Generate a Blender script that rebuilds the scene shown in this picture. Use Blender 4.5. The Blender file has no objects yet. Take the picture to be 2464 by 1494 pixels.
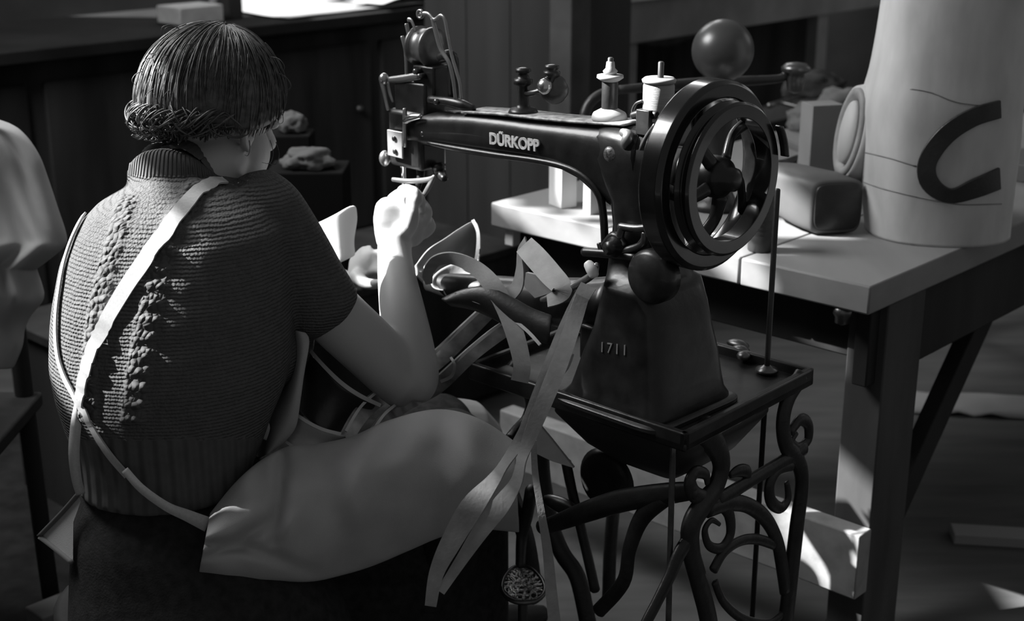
import bpy, bmesh, math, random
from mathutils import Vector as V, Matrix, noise
from mathutils.bvhtree import BVHTree
random.seed(7)
S = bpy.context.scene
C = S.collection
# ---------------------------------------------------------------- camera
F, PITCH, CAMH = 3400.0, math.radians(18), 1.5
cam = bpy.data.objects.new('camera', bpy.data.cameras.new('camera')); C.objects.link(cam)
cam.location = (0, 0, CAMH); cam.rotation_euler = (math.radians(90) - PITCH, 0, 0)
cam.data.sensor_width = 36; cam.data.lens = F / 2464 * 36
cam.data.clip_start = .05
cam.data.dof.use_dof = True; cam.data.dof.focus_distance = 2.08; cam.data.dof.aperture_fstop = 4.5
S.camera = cam
# ---------------------------------------------------------------- world, sun, window and fill light
w = bpy.data.worlds.new('world'); S.world = w; w.use_nodes = True
w.node_tree.nodes['Background'].inputs[0].default_value = (1, 1, 1, 1)
w.node_tree.nodes['Background'].inputs[1].default_value = .15
SUN_FROM = V((-.80, .08, .60)).normalized()
sl = bpy.data.lights.new('sun', 'SUN'); sl.energy = 23.0; sl.angle = math.radians(.6)
so = bpy.data.objects.new('sun', sl); C.objects.link(so)
so.rotation_euler = SUN_FROM.to_track_quat('Z', 'Y').to_euler()
def area(name, loc, target, sx, sy, e):
    l = bpy.data.lights.new(name, 'AREA'); l.shape = 'RECTANGLE'; l.size = sx; l.size_y = sy; l.energy = e
    o = bpy.data.objects.new(name, l); C.objects.link(o); o.location = loc
    o.rotation_euler = (V(loc) - V(target)).to_track_quat('Z', 'Y').to_euler(); return o
area('window_light_back', (-.6, 6.6, 3.4), (0.3, 2.4, .8), 2.4, 1.2, 60)
area('window_light_left', (-1.75, 2.7, 2.75), (1.3, 2.9, .95), 1.2, 1.0, 85)
area('fill_light_right', (4.2, 4.6, 2.6), (0.6, 2.4, .8), 1.6, 1.6, 6)  # fill lamp added to brighten the cheek and the shaded arm
S.view_settings.view_transform = 'Standard'; S.view_settings.look = 'None'
S.view_settings.gamma = 1; S.view_settings.exposure = 0; S.view_settings.use_curve_mapping = False
S.cycles.use_denoising = True
S.cycles.max_bounces = 6
# ---------------------------------------------------------------- pixel -> place helpers
CP, SP = math.cos(PITCH), math.sin(PITCH)
CAM = V((0, 0, CAMH))
def ray(px, py):
    u = (747 - py) / F
    return V(((px - 1232) / F, CP + u * SP, -SP + u * CP))
def P(px, py, d): return CAM + ray(px, py) * d
def Wz(px, py, z):
    r = ray(px, py); return CAM + r * ((z - CAMH) / r.z)
def Wpl(px, py, o, n):
    r = ray(px, py); return CAM + r * ((V(o) - CAM).dot(n) / r.dot(n))
def depth(p): return (p - CAM).dot(V((0, CP, -SP)))
TH = math.radians(47)
a = V((-math.sin(TH), math.cos(TH), 0)); b = V((math.cos(TH), math.sin(TH), 0)); Z = V((0, 0, 1))
# ---------------------------------------------------------------- materials
MATS = {}
def mat(name, g=.5, rough=.6, metal=0., spec=.5, nscale=0, namt=0., bump=0., bscale=60, stretch=None, coat=0., tr=0., extra=None, sheen=0.):
    if name in MATS: return MATS[name]
    m = bpy.data.materials.new(name); m.use_nodes = True; MATS[name] = m
    nt = m.node_tree; N = nt.nodes; L = nt.links; bs = N['Principled BSDF']
    bs.inputs['Base Color'].default_value = (g, g, g, 1)
    bs.inputs['Roughness'].default_value = rough; bs.inputs['Metallic'].default_value = metal
    bs.inputs['Specular IOR Level'].default_value = spec
    bs.inputs['Coat Weight'].default_value = coat
    bs.inputs['Sheen Weight'].default_value = sheen
    tc = N.new('ShaderNodeTexCoord'); mp = N.new('ShaderNodeMapping'); L.new(tc.outputs['Object'], mp.inputs[0])
    if stretch:
        mp.inputs['Rotation'].default_value = stretch[3] if len(stretch) > 3 else (0, 0, 0)
        mp.inputs['Scale'].default_value = stretch[:3]
    if nscale:
        n = N.new('ShaderNodeTexNoise'); n.inputs['Scale'].default_value = nscale; n.inputs['Detail'].default_value = 5
        L.new(mp.outputs[0], n.inputs['Vector'])
        r = N.new('ShaderNodeMapRange'); r.inputs[1].default_value = .3; r.inputs[2].default_value = .7
        r.inputs[3].default_value = g * (1 - namt); r.inputs[4].default_value = g * (1 + namt)
        L.new(n.outputs['Fac'], r.inputs[0]); L.new(r.outputs[0], bs.inputs['Base Color'])
    if bump:
        n = N.new('ShaderNodeTexNoise'); n.inputs['Scale'].default_value = bscale; n.inputs['Detail'].default_value = 4
        L.new(mp.outputs[0], n.inputs['Vector'])
        bm_ = N.new('ShaderNodeBump'); bm_.inputs['Strength'].default_value = bump; bm_.inputs['Distance'].default_value = .004
        L.new(n.outputs['Fac'], bm_.inputs['Height']); L.new(bm_.outputs[0], bs.inputs['Normal'])
    if extra: extra(nt, bs, mp)
    return m
ROT = (0, 0, -TH)
blackpaint = mat('black_enamel', .014, .36, 0, .45, nscale=30, namt=.6, bump=.25, bscale=30, coat=.1)
castiron = mat('cast_iron', .018, .42, .0, .4, nscale=25, namt=.4, bump=.25, bscale=90)
steel = mat('worn_steel', .42, .30, .9, .5, nscale=40, namt=.3)
steel_d = mat('dark_steel', .13, .34, .85, .5, nscale=40, namt=.3)
brightsteel = mat('bright_steel', .75, .22, 1., .5)
skin = mat('skin', .42, .50, 0, .35, nscale=9, namt=.05, bump=.04, bscale=220)
hairm = mat('dark_hair', .07, .38, 0, .6, nscale=60, namt=.5)
skirtm = mat('dark_wool', .028, .95, 0, .1, nscale=70, namt=.3, bump=.3, bscale=300)
apronm = mat('grey_cotton', .40, .9, 0, .15, nscale=14, namt=.07, bump=.15, bscale=600)
tapem = mat('pale_cotton_tape', .42, .85, 0, .15, nscale=300, namt=.08)
whitecl = mat('white_cloth', .62, .9, 0, .1, nscale=5, namt=.05, bump=.1, bscale=60)
coatm = mat('pale_coat_cloth', .30, .9, 0, .1, nscale=6, namt=.08, bump=.1, bscale=60)
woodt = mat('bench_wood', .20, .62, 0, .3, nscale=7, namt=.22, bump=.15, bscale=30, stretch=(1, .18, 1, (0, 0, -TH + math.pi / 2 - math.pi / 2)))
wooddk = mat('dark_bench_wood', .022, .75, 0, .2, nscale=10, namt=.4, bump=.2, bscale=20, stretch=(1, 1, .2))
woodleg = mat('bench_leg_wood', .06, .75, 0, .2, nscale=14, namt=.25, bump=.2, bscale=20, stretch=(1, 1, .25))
woodpale = mat('pale_wood', .55, .7, 0, .2, nscale=10, namt=.15, bump=.15, bscale=30, stretch=(1, 1, .2))
boardm = mat('spruce_board', .26, .75, 0, .2, nscale=22, namt=.2, bump=.2, bscale=50)
blackwood = mat('blackened_wood', .028, .9, 0, .08, nscale=8, namt=.5, bump=.2, bscale=12, stretch=(1, 1, .15))
greywood = mat('painted_grey_wood', .20, .75, 0, .2, nscale=6, namt=.2)
leather = mat('brown_strap_leather', .25, .55, 0, .35, nscale=30, namt=.2, bump=.1, bscale=200)
leather_l = mat('pale_leather', .34, .5, 0, .4, nscale=20, namt=.15, bump=.1, bscale=120)
leather_d = mat('black_leather', .022, .4, 0, .5, nscale=30, namt=.3, bump=.1, bscale=160)
socketm = mat('waxed_pale_leather', .50, .6, 0, .3, nscale=9, namt=.3, bump=.15, bscale=30, stretch=(1, 1, .35))
glossyl = mat('glossy_moulded_leather', .30, .22, 0, .6, nscale=12, namt=.2, coat=.5)
paperm = mat('white_paper', .24, .9, 0, .1)
threadw = mat('white_thread', .45, .75, 0, .2, nscale=8, namt=.05, bump=.4, bscale=30, stretch=(1, 1, 60))
letterm = mat('gilt_lettering', .75, .6, 0, .5, nscale=150, namt=.25)
floorm = mat('floorboards', .085, .8, 0, .25, nscale=3, namt=.22, bump=.15, bscale=12, stretch=(1, 6, 1, ROT))
wallm = mat('dark_wall', .06, .9, 0, .1, nscale=2, namt=.3)
def _knit(nt, bs, mp):
    N, L = nt.nodes, nt.links
    tc = [n for n in N if n.type == 'TEX_COORD'][0]
    sep = N.new('ShaderNodeSeparateXYZ'); L.new(tc.outputs['Object'], sep.inputs[0])
    def M(op, x, y=None, z=None):
        n = N.new('ShaderNodeMath'); n.operation = op
        for i, v in enumerate((x, y, z)):
            if v is None: continue
            if isinstance(v, (int, float)): n.inputs[i].default_value = v
            else: L.new(v, n.inputs[i])
        return n.outputs[0]
    at = N.new('ShaderNodeAttribute'); at.attribute_name = 'cable'
    ar = N.new('ShaderNodeAttribute'); ar.attribute_name = 'ribbing'
    nz = N.new('ShaderNodeTexNoise'); nz.inputs['Scale'].default_value = 45; nz.inputs['Detail'].default_value = 3
    L.new(tc.outputs['Object'], nz.inputs['Vector'])
    zz = M('MULTIPLY_ADD', nz.outputs['Fac'], .004, sep.outputs[2])
    rows = M('SINE', M('MULTIPLY', zz, 2 * math.pi / .0052))
    # ribbing running down: angle round the body axis
    cols = M('SINE', M('MULTIPLY', M('ARCTAN2', M('SUBTRACT', sep.outputs[1], 2.12), M('SUBTRACT', sep.outputs[0], -.49)), 95))
    vo = N.new('ShaderNodeTexVoronoi'); vo.inputs['Scale'].default_value = 105
    L.new(tc.outputs['Object'], vo.inputs['Vector'])
    cab = M('MULTIPLY', M('SUBTRACT', .5, vo.outputs['Distance']), 6.0)
    stitch = N.new('ShaderNodeTexVoronoi'); stitch.inputs['Scale'].default_value = 260
    L.new(tc.outputs['Object'], stitch.inputs['Vector'])
    body = M('ADD', M('MULTIPLY', rows, .6), M('MULTIPLY', stitch.outputs['Distance'], -1.2))
    mix = M('ADD', M('MULTIPLY', body, M('SUBTRACT', 1.0, at.outputs['Fac'])), M('MULTIPLY', cab, at.outputs['Fac']))
    mix2 = M('ADD', M('MULTIPLY', mix, M('SUBTRACT', 1.0, ar.outputs['Fac'])), M('MULTIPLY', cols, M('MULTIPLY', ar.outputs['Fac'], 1.5)))
    bp = N.new('ShaderNodeBump'); bp.inputs['Strength'].default_value = .9; bp.inputs['Distance'].default_value = .0016
    L.new(mix2, bp.inputs['Height']); L.new(bp.outputs[0], bs.inputs['Normal'])
knitm = mat('grey_knit_wool', .10, .95, 0, .08, nscale=60, namt=.08, extra=_knit, sheen=.0)
# ---------------------------------------------------------------- object helpers
def link(name, bm, m, parent=None, smooth=True, bevel=0, solid=0, sub=0):
    me = bpy.data.meshes.new(name); bmesh.ops.recalc_face_normals(bm, faces=bm.faces[:]); bm.to_mesh(me); bm.free()
    o = bpy.data.objects.new(name, me); C.objects.link(o)
    me.materials.append(m)
    if parent: o.parent = parent; o.matrix_parent_inverse = Matrix.Translation(parent.location).inverted() @ Matrix.Identity(4) if False else parent.matrix_basis.inverted()
    if solid:
        s = o.modifiers.new('s', 'SOLIDIFY'); s.thickness = solid; s.offset = 0
    if bevel:
        v = o.modifiers.new('b', 'BEVEL'); v.width = bevel; v.segments = 2; v.limit_method = 'ANGLE'; v.angle_limit = .6
    if sub:
        s = o.modifiers.new('u', 'SUBSURF'); s.levels = sub; s.render_levels = sub
    if smooth:
        for p in me.polygons: p.use_smooth = True
        if bevel or smooth == 'auto':
            try: me.set_sharp_from_angle(angle=math.radians(40))
            except Exception: pass
    return o
def thing(name, label, cat, loc=(0, 0, 0), group=None):
    o = bpy.data.objects.new(name, None); C.objects.link(o); o.location = loc; o.empty_display_size = .05
    o['label'] = label; o['category'] = cat
    if group: o['group'] = group
    return o
def tag(o, label, cat, group=None, kind=None):
    o['label'] = label; o['category'] = cat
    if group: o['group'] = group
    if kind: o['kind'] = kind
    return o
def struct(o, label=None, cat=None):
    o['kind'] = 'structure'
    if label: o['label'] = label; o['category'] = cat
    return o
def NB(): return bmesh.new()
def box(bm, c, ux, uy, uz):
    """centre and three half-axis vectors"""
    vs = [bm.verts.new(c + ux * i + uy * j + uz * k) for i in (-1, 1) for j in (-1, 1) for k in (-1, 1)]
    for f in ((0, 1, 3, 2), (4, 6, 7, 5), (0, 4, 5, 1), (2, 3, 7, 6), (0, 2, 6, 4), (1, 5, 7, 3)): bm.faces.new([vs[i] for i in f])
    return bm
def loft(bm, secs, n=28, caps=True, close=False):
    """secs: (centre, U, V[, exponent])"""
    rings = []
    for s in secs:
        c, U, W = s[0], s[1], s[2]; e = s[3] if len(s) > 3 else 2
        r = []
        for i in range(n):
            t = 2 * math.pi * i / n; x, y = math.cos(t), math.sin(t)
            x = math.copysign(abs(x) ** (2 / e), x); y = math.copysign(abs(y) ** (2 / e), y)
            r.append(bm.verts.new(c + U * x + W * y))
        rings.append(r)
    for r, q in zip(rings, rings[1:] + ([rings[0]] if close else [])):
        for i in range(n): bm.faces.new((r[i], r[(i + 1) % n], q[(i + 1) % n], q[i]))
    if caps and not close:
        bm.faces.new(rings[0][::-1]); bm.faces.new(rings[-1])
    return bm
def catmull(pts, k=6):
    """pts: list of tuples (any length of numbers/Vectors packed as flat tuples)"""
    pts = [tuple(p) for p in pts]
    if len(pts) < 3: k = max(k, 1)
    out = []
    for i in range(len(pts) - 1):
        p0 = pts[max(i - 1, 0)]; p1 = pts[i]; p2 = pts[i + 1]; p3 = pts[min(i + 2, len(pts) - 1)]
        for j in range(k):
            t = j / k
            out.append(tuple(.5 * ((2 * B) + (-A + Cc) * t + (2 * A - 5 * B + 4 * Cc - D) * t * t + (-A + 3 * B - 3 * Cc + D) * t ** 3)
                             for A, B, Cc, D in zip(p0, p1, p2, p3)))
    out.append(pts[-1]); return out
def frames(pts, up=None):
    T = []
    for i in range(len(pts)):
        t = pts[min(i + 1, len(pts) - 1)] - pts[max(i - 1, 0)]
        T.append(t.normalized() if t.length > 1e-9 else V((0, 0, 1)))
    u = up or (V((0, 0, 1)) if abs(T[0].z) < .9 else V((1, 0, 0)))
    N_ = []
    for t in T:
        u = (u - t * u.dot(t)); u.normalize(); N_.append(u.copy())
    return T, N_
def tube(bm, pts, rad, n=12, k=6, flat=1.0, closed=False, up=None):
    """pts Vectors; rad number or list; smooth through the points"""
    if not isinstance(rad, (list, tuple)): rad = [rad] * len(pts)
    if k > 1: q = catmull([(*p, r) for p, r in zip(pts, rad)], k)
    else: q = [(*p, r) for p, r in zip(pts, rad)]
    pp = [V(x[:3]) for x in q]; rr = [max(x[3], 1e-5) for x in q]
    T, N_ = frames(pp, up.copy() if up else None); rings = []
    seq = list(zip(pp, rr, T, N_))
    if not closed:
        t0, t1 = T[0], T[-1]
        seq = [(pp[0] - t0 * rr[0] * .35, rr[0] * .7, T[0], N_[0])] + seq + [(pp[-1] + t1 * rr[-1] * .35, rr[-1] * .7, T[-1], N_[-1])]
    for p, r, t, u in seq:
        v = t.cross(u)
        rings.append([bm.verts.new(p + u * (r * math.cos(2 * math.pi * i / n)) + v * (r * flat * math.sin(2 * math.pi * i / n))) for i in range(n)])
    for A, B in zip(rings, rings[1:]):
        for i in range(n): bm.faces.new((A[i], A[(i + 1) % n], B[(i + 1) % n], B[i]))
    if closed:
        A, B = rings[-1], rings[0]
        for i in range(n): bm.faces.new((A[i], A[(i + 1) % n], B[(i + 1) % n], B[i]))
    else:
        bm.faces.new(rings[0][::-1]); bm.faces.new(rings[-1])
    return bm
def ell(bm, c, A, B, D, n=20):
    """ellipsoid with three half-axis vectors"""
    rows = []
    m = n // 2
    top = bm.verts.new(c + D); bot = bm.verts.new(c - D)
    for j in range(1, m):
        ph = math.pi * j / m
        rows.append([bm.verts.new(c + D * math.cos(ph) + (A * math.cos(2 * math.pi * i / n) + B * math.sin(2 * math.pi * i / n)) * math.sin(ph)) for i in range(n)])
    for i in range(n):
        bm.faces.new((top, rows[0][i], rows[0][(i + 1) % n])); bm.faces.new((bot, rows[-1][(i + 1) % n], rows[-1][i]))
    for A_, B_ in zip(rows, rows[1:]):
        for i in range(n): bm.faces.new((A_[i], B_[i], B_[(i + 1) % n], A_[(i + 1) % n]))
    return bm
def lathe(bm, c, axis, prof, n=28, ref=None):
    """prof: list of (distance along axis, radius)"""
    axis = axis.normalized(); u = axis.orthogonal().normalized(); v = axis.cross(u)
    rings = [[bm.verts.new(c + axis * h + (u * math.cos(2 * math.pi * i / n) + v * math.sin(2 * math.pi * i / n)) * max(r, 1e-5)) for i in range(n)] for h, r in prof]
    for A, B in zip(rings, rings[1:]):
        for i in range(n): bm.faces.new((A[i], A[(i + 1) % n], B[(i + 1) % n], B[i]))
    bm.faces.new(rings[0][::-1]); bm.faces.new(rings[-1]); return bm
def ring(bm, c, axis, prof, n=56):
    """closed profile list (h, r) swept round the axis"""
    axis = axis.normalized(); u = axis.orthogonal().normalized(); v = axis.cross(u)
    rings = [[bm.verts.new(c + axis * h + (u * math.cos(2 * math.pi * i / n) + v * math.sin(2 * math.pi * i / n)) * r) for i in range(n)] for h, r in prof]
    for A, B in zip(rings, rings[1:] + [rings[0]]):
        for i in range(n): bm.faces.new((A[i], A[(i + 1) % n], B[(i + 1) % n], B[i]))
    return bm
def prism(bm, pts, off):
    """polygon of Vectors extruded by the vector off (centred)"""
    f = [bm.verts.new(p - off * .5) for p in pts]; g = [bm.verts.new(p + off * .5) for p in pts]
    bm.faces.new(f[::-1]); bm.faces.new(g)
    for i in range(len(f)): j = (i + 1) % len(f); bm.faces.new((f[i], f[j], g[j], g[i]))
    return bm
def strap(bm, pts, th=.003, k=6, tilt=0.0, facing=None):
    """flat band. pts: (Vector, width[, tilt radians]); broad side turned to `facing` (default: the room's open side) then tilted"""
    q = catmull([(*p[0], p[1], p[2] if len(p) > 2 else tilt) for p in pts], k)
    pp = [V(x[:3]) for x in q]; rings = []
    for i, p in enumerate(pp):
        t = (pp[min(i + 1, len(pp) - 1)] - pp[max(i - 1, 0)]).normalized()
        f = (facing[i] if isinstance(facing, list) else (facing or (CAM - p))).copy()
        f = (f - t * f.dot(t)).normalized()
        f = Matrix.Rotation(q[i][4], 3, t) @ f
        s = t.cross(f) * (q[i][3] * .5); f = f * (th * .5)
        rings.append([bm.verts.new(x) for x in (p - s - f, p + s - f, p + s + f, p - s + f)])
    for A, B in zip(rings, rings[1:]):
        for i in range(4): bm.faces.new((A[i], A[(i + 1) % 4], B[(i + 1) % 4], B[i]))
    bm.faces.new(rings[0][::-1]); bm.faces.new(rings[-1]); return bm
def wpx(px, d): return px * d / F
def grid(bm, rows):
    g = [[bm.verts.new(p) for p in r] for r in rows]
    for A, B in zip(g, g[1:]):
        for i in range(len(A) - 1): bm.faces.new((A[i], A[i + 1], B[i + 1], B[i]))
    return bm
def remeshed(name, bm, vox, m, parent, smooth=6):
    me = bpy.data.meshes.new('tmp'); bmesh.ops.recalc_face_normals(bm, faces=bm.faces[:]); bm.to_mesh(me); bm.free()
    o = bpy.data.objects.new('tmp', me); C.objects.link(o)
    r = o.modifiers.new('r', 'REMESH'); r.mode = 'VOXEL'; r.voxel_size = vox
    if smooth:
        s = o.modifiers.new('s', 'SMOOTH'); s.iterations = smooth; s.factor = .5
    dg = bpy.context.evaluated_depsgraph_get()
    me2 = bpy.data.meshes.new_from_object(o.evaluated_get(dg)); bpy.data.objects.remove(o)
    me2.name = name
    for p in me2.polygons: p.use_smooth = True
    me2.materials.clear(); me2.materials.append(m)
    o2 = bpy.data.objects.new(name, me2); C.objects.link(o2)
    if parent: o2.parent = parent; o2.matrix_parent_inverse = parent.matrix_basis.inverted()
    return o2
def kid(parent, name, bm, m, **kw): return link(name, bm, m, parent=parent, **kw)
def text_mesh(name, s, size, m, parent, origin, xdir, up, ext=.0006, bold=.02, space=1.0):
    cu = bpy.data.curves.new(name, 'FONT'); cu.body = s; cu.size = size; cu.extrude = ext; cu.offset = bold * size; cu.space_character = space
    o = bpy.data.objects.new(name, cu); C.objects.link(o)
    dg = bpy.context.evaluated_depsgraph_get(); me = bpy.data.meshes.new_from_object(o.evaluated_get(dg)); bpy.data.objects.remove(o)
    x = xdir.normalized(); n = x.cross(up).normalized(); y = n.cross(x)
    me.transform(Matrix(((x.x, y.x, n.x, origin.x), (x.y, y.y, n.y, origin.y), (x.z, y.z, n.z, origin.z), (0, 0, 0, 1))))
    me.materials.clear(); me.materials.append(m)
    o = bpy.data.objects.new(name, me); C.objects.link(o)
    if parent: o.parent = parent; o.matrix_parent_inverse = parent.matrix_basis.inverted()
    return o
def rbox(name, c, ux, uy, uz, m, parent=None, bevel=.003): return link(name, box(NB(), c, ux, uy, uz), m, parent=parent, bevel=bevel)
# ================================================================ the room
bm = NB(); box(bm, V((0, 3.5, -.02)), V((6, 0, 0)), V((0, 6, 0)), V((0, 0, .02)))
struct(link('floor', bm, floorm, smooth=False))
BACK = 5.6   # distance of the dark far wall along the viewing axis
bm = NB(); box(bm, V((0, 7.4, 1.6)), V((7, 0, 0)), V((0, .05, 0)), Z * 1.6)
struct(link('wall_back', bm, wallm, smooth=False))
# unseen left wall, a sun mask with openings cut to shape the sun patches
XW = -2.5
OPEN = [(1.958, 2.20, 1.79, 2.17), (2.20, 2.28, 2.10, 2.33), (2.32, 2.61, 2.05, 2.41), (2.61, 2.68, 2.135, 2.41), (2.86, 2.93, 2.285, 2.46), (2.93, 2.99, 2.285, 2.41), (2.99, 3.05, 2.285, 2.365), (3.05, 3.12, 2.27, 2.32), (2.97, 3.05, 2.39, 2.48), (2.665, 2.88, 2.555, 2.645), (2.74, 2.80, 2.665, 2.695), (2.86, 3.0, 2.66, 2.80), (2.17, 2.32, 2.73, 2.92)]
OPEN = [(o[0] + .05, o[1] + .05, o[2] + .376, o[3] + .376) for o in OPEN]   # the wall stands half a metre further out
ys = sorted({-1.5, 5.3} | {o[0] for o in OPEN} | {o[1] for o in OPEN}); zs = sorted({0, 4.5} | {o[2] for o in OPEN} | {o[3] for o in OPEN})
bm = NB()
for y0, y1 in zip(ys, ys[1:]):
    run = None
    for z0, z1 in zip(zs, zs[1:]):
        ym, zm = (y0 + y1) / 2, (z0 + z1) / 2
        op = any(o[0] < ym < o[1] and o[2] < zm < o[3] for o in OPEN)
        if not op: run = (run[0], z1) if run else (z0, z1)
        if (op or z1 == zs[-1]) and run:
            box(bm, V((XW - .01, (y0 + y1) / 2, (run[0] + run[1]) / 2)), V((.01, 0, 0)), V((0, (y1 - y0) / 2, 0)), Z * (run[1] - run[0]) / 2); run = None
struct(link('wall_left_sun_mask', bm, wallm, smooth=False))
# ================================================================ work bench
A_ = Wz(2095, 690, .8); WID = .89; LEN = 2.2; TH_T = .052
wb = thing('workbench', 'long heavy wooden workbench standing behind the sewing machine', 'workbench', (A_.x, A_.y, 0))
def BN(u, v, z): return V((A_.x, A_.y, 0)) + a * u + b * v + Z * z      # u across to the left, v back along the bench
# three planks make up the top
edges = [0, .445, .90, LEN]
cx = 0
for i, (v0, v1) in enumerate(((0, .30), (.303, .75), (.753, LEN))):
    pass
for i, (u0, u1) in enumerate(((0, .262), (.2645, .575), (.5775, WID))):
    bm = NB(); box(bm, BN((u0 + u1) / 2, LEN / 2, .8 - TH_T / 2), a * (u1 - u0) / 2, b * LEN / 2, Z * TH_T / 2)
    kid(wb, 'top_plank', bm, woodt, bevel=.004)
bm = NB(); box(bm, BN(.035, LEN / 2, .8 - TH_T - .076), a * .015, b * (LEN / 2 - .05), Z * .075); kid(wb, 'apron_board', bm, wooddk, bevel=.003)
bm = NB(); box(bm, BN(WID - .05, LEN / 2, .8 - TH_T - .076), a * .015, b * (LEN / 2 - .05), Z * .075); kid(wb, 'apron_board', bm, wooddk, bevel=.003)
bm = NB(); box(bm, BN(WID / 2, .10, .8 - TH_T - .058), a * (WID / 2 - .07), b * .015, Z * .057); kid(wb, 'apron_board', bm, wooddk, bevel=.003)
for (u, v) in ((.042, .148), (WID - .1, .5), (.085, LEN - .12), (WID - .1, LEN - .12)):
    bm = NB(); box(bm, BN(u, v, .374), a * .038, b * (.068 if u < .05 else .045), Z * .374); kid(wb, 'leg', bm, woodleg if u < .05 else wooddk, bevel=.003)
bm = NB()
box(bm, BN(WID - .035, .03, .8 - TH_T - .02), a * .012, b * .012, Z * .02); kid(wb, 'mounting_block', bm, woodpale, bevel=.002)
bm = NB()
lathe(bm, BN(.06, .02, .8 - TH_T - .034), Z, [(0, .004), (.004, .013), (.014, .013), (.02, .017), (.034, .017)], 16); kid(wb, 'bolt_head', bm, steel_d)
# diagonal brace in the plane of the long side
q0 = BN(.10, .14, .0); q1 = BN(.10, .80, .70); dd = (q1 - q0).normalized()
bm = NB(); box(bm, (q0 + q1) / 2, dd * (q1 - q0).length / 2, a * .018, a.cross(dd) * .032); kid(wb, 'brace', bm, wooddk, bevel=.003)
# low sunlit board between the legs, on its edge
q0 = Wpl(2102, 1302, BN(.0, .036, 0), b); zt = q0.z
bm = NB(); L0 = .155; box(bm, BN(.45 - .0, .058, zt - .066), a * .45, b * .022, Z * .065); sb = kid(wb, 'stretcher_board', bm, boardm, bevel=.003)
sb['label'] = 'pale knotty stretcher board'
# ================================================================ things on the bench
# --- moulded leather body form
sf = thing('leather_body_form', 'tall pale leather body form with a dark horseshoe strap, standing on the workbench', 'body form', Wz(2255, 545, .8))
DS = 2.74
secs = []
prof = [(-170, 2094, 2425), (-60, 2086, 2423), (60, 2078, 2421), (150, 2068, 2419), (200, 2058, 2418), (250, 2053, 2417), (320, 2056, 2420), (400, 2062, 2419), (470, 2074, 2419), (520, 2082, 2420), (549, 2086, 2421)]
for (y, L, R) in catmull(prof, 3):
    c = P((L + R) / 2, y, DS); rx = wpx((R - L) / 2, DS)
    secs.append((c, V((rx, 0, 0)), V((0, rx * .92, 0)), 2.3))
zb = .8005
c = secs[-1][0]; dz = zb - c.z
secs = [(V((s[0].x, s[0].y, 1.0)) if 0 else s[0], *s[1:]) for s in secs]
for i, s in enumerate(secs):      # settle the form on the bench top, keeping it upright
    t = i / (len(secs) - 1); secs[i] = (V((s[0].x, c.y, s[0].z + dz * t)), *s[1:])
for k in range(len(secs)):
    pass
shell = kid(sf, 'shell', loft(NB(), secs, 64), socketm)
dg = bpy.context.evaluated_depsgraph_get()
def bvh_of(o):
    me = o.data; return BVHTree.FromPolygons([o.matrix_world @ v.co if False else v.co.copy() for v in me.vertices], [tuple(p.vertices) for p in me.polygons])
tree = bvh_of(shell)
def cast(tr, px, py, off=.002):
    r = ray(px, py).normalized(); h = tr.ray_cast(CAM, r)
    if h[0] is None: return None, None
    n = h[1] if h[1].dot(r) < 0 else -h[1]
    return h[0] + n * off, n
def surf_strap(tr, pix, width, th, k=6, off=.002, pick=None):
    """band laid on a surface along a path seen from the viewpoint"""
    q = catmull(pix, k); pp = []; nn = []; ww = []
    for x in q:
        p, n = cast(tr, x[0], x[1], off)
        if p is None: continue
        pp.append(p); nn.append(n); ww.append(wpx(x[2], depth(p)) if len(x) > 2 else width)
    for _ in range(3):
        nn = [(nn[max(i - 1, 0)] + nn[i] + nn[min(i + 1, len(nn) - 1)]).normalized() for i in range(len(nn))]
    bm = NB(); strap(bm, [(p, w_) for p, w_ in zip(pp, ww)], th, 1, facing=nn); return bm, pp, nn
cpath = [(2405, 262, 44), (2340, 282, 46), (2275, 325, 46), (2232, 388, 44), (2238, 440, 44), (2285, 470, 36), (2345, 452, 50), (2403, 428, 56)]
bmc, _, _ = surf_strap(tree, cpath, .04, .006, 5, .003); kid(sf, 'horseshoe_strap', bmc, leather_d, smooth='auto', bevel=.0015)['label'] = 'dark horseshoe-shaped leather strap'
for path in ([(2190, 213, 3), (2240, 222, 3), (2300, 245, 3), (2370, 255, 3)], [(2075, 365, 3), (2140, 380, 3), (2205, 400, 3)], [(2072, 435, 3), (2130, 455, 3), (2230, 478, 3), (2310, 492, 3), (2410, 490, 3)]):
    bmc, _, _ = surf_strap(tree, path, .003, .001, 5, .0006); kid(sf, 'seam_line', bmc, leather)
# the oval boss on its left flank
ctr = P(2043, 318, DS - .04); dirL = V((-.93, -.30, .12)).normalized(); up_ = V((.26, -.0, .97)); up_ = (up_ - dirL * up_.dot(dirL)).normalized(); sd = dirL.cross(up_)
base = ctr + V((.06, .02, 0)); hh = wpx(112, DS)
bm = NB(); loft(bm, [(base + V((.03, 0, 0)), up_ * hh * 1.25, sd * .075), (base, up_ * hh * 1.15, sd * .066), (ctr + dirL * -.012, up_ * hh * 1.03, sd * .05), (ctr, up_ * hh, sd * .047), (ctr - dirL * .012, up_ * hh * .86, sd * .033), (ctr - dirL * .02, up_ * hh * .5, sd * .018)], 40)
kid(sf, 'flared_collar', bm, socketm)
bm = NB(); loft(bm, [(ctr - dirL * .010 , up_ * hh * .97, sd * .044), (ctr + dirL * .003, up_ * hh * .95, sd * .043), (ctr + dirL * .004, up_ * hh * .8, sd * .034), (ctr - dirL * .006, up_ * hh * .72, sd * .028)], 40)
pad = kid(sf, 'oval_pad', bm, leather); pad['label'] = 'dark oval leather pad'
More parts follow.
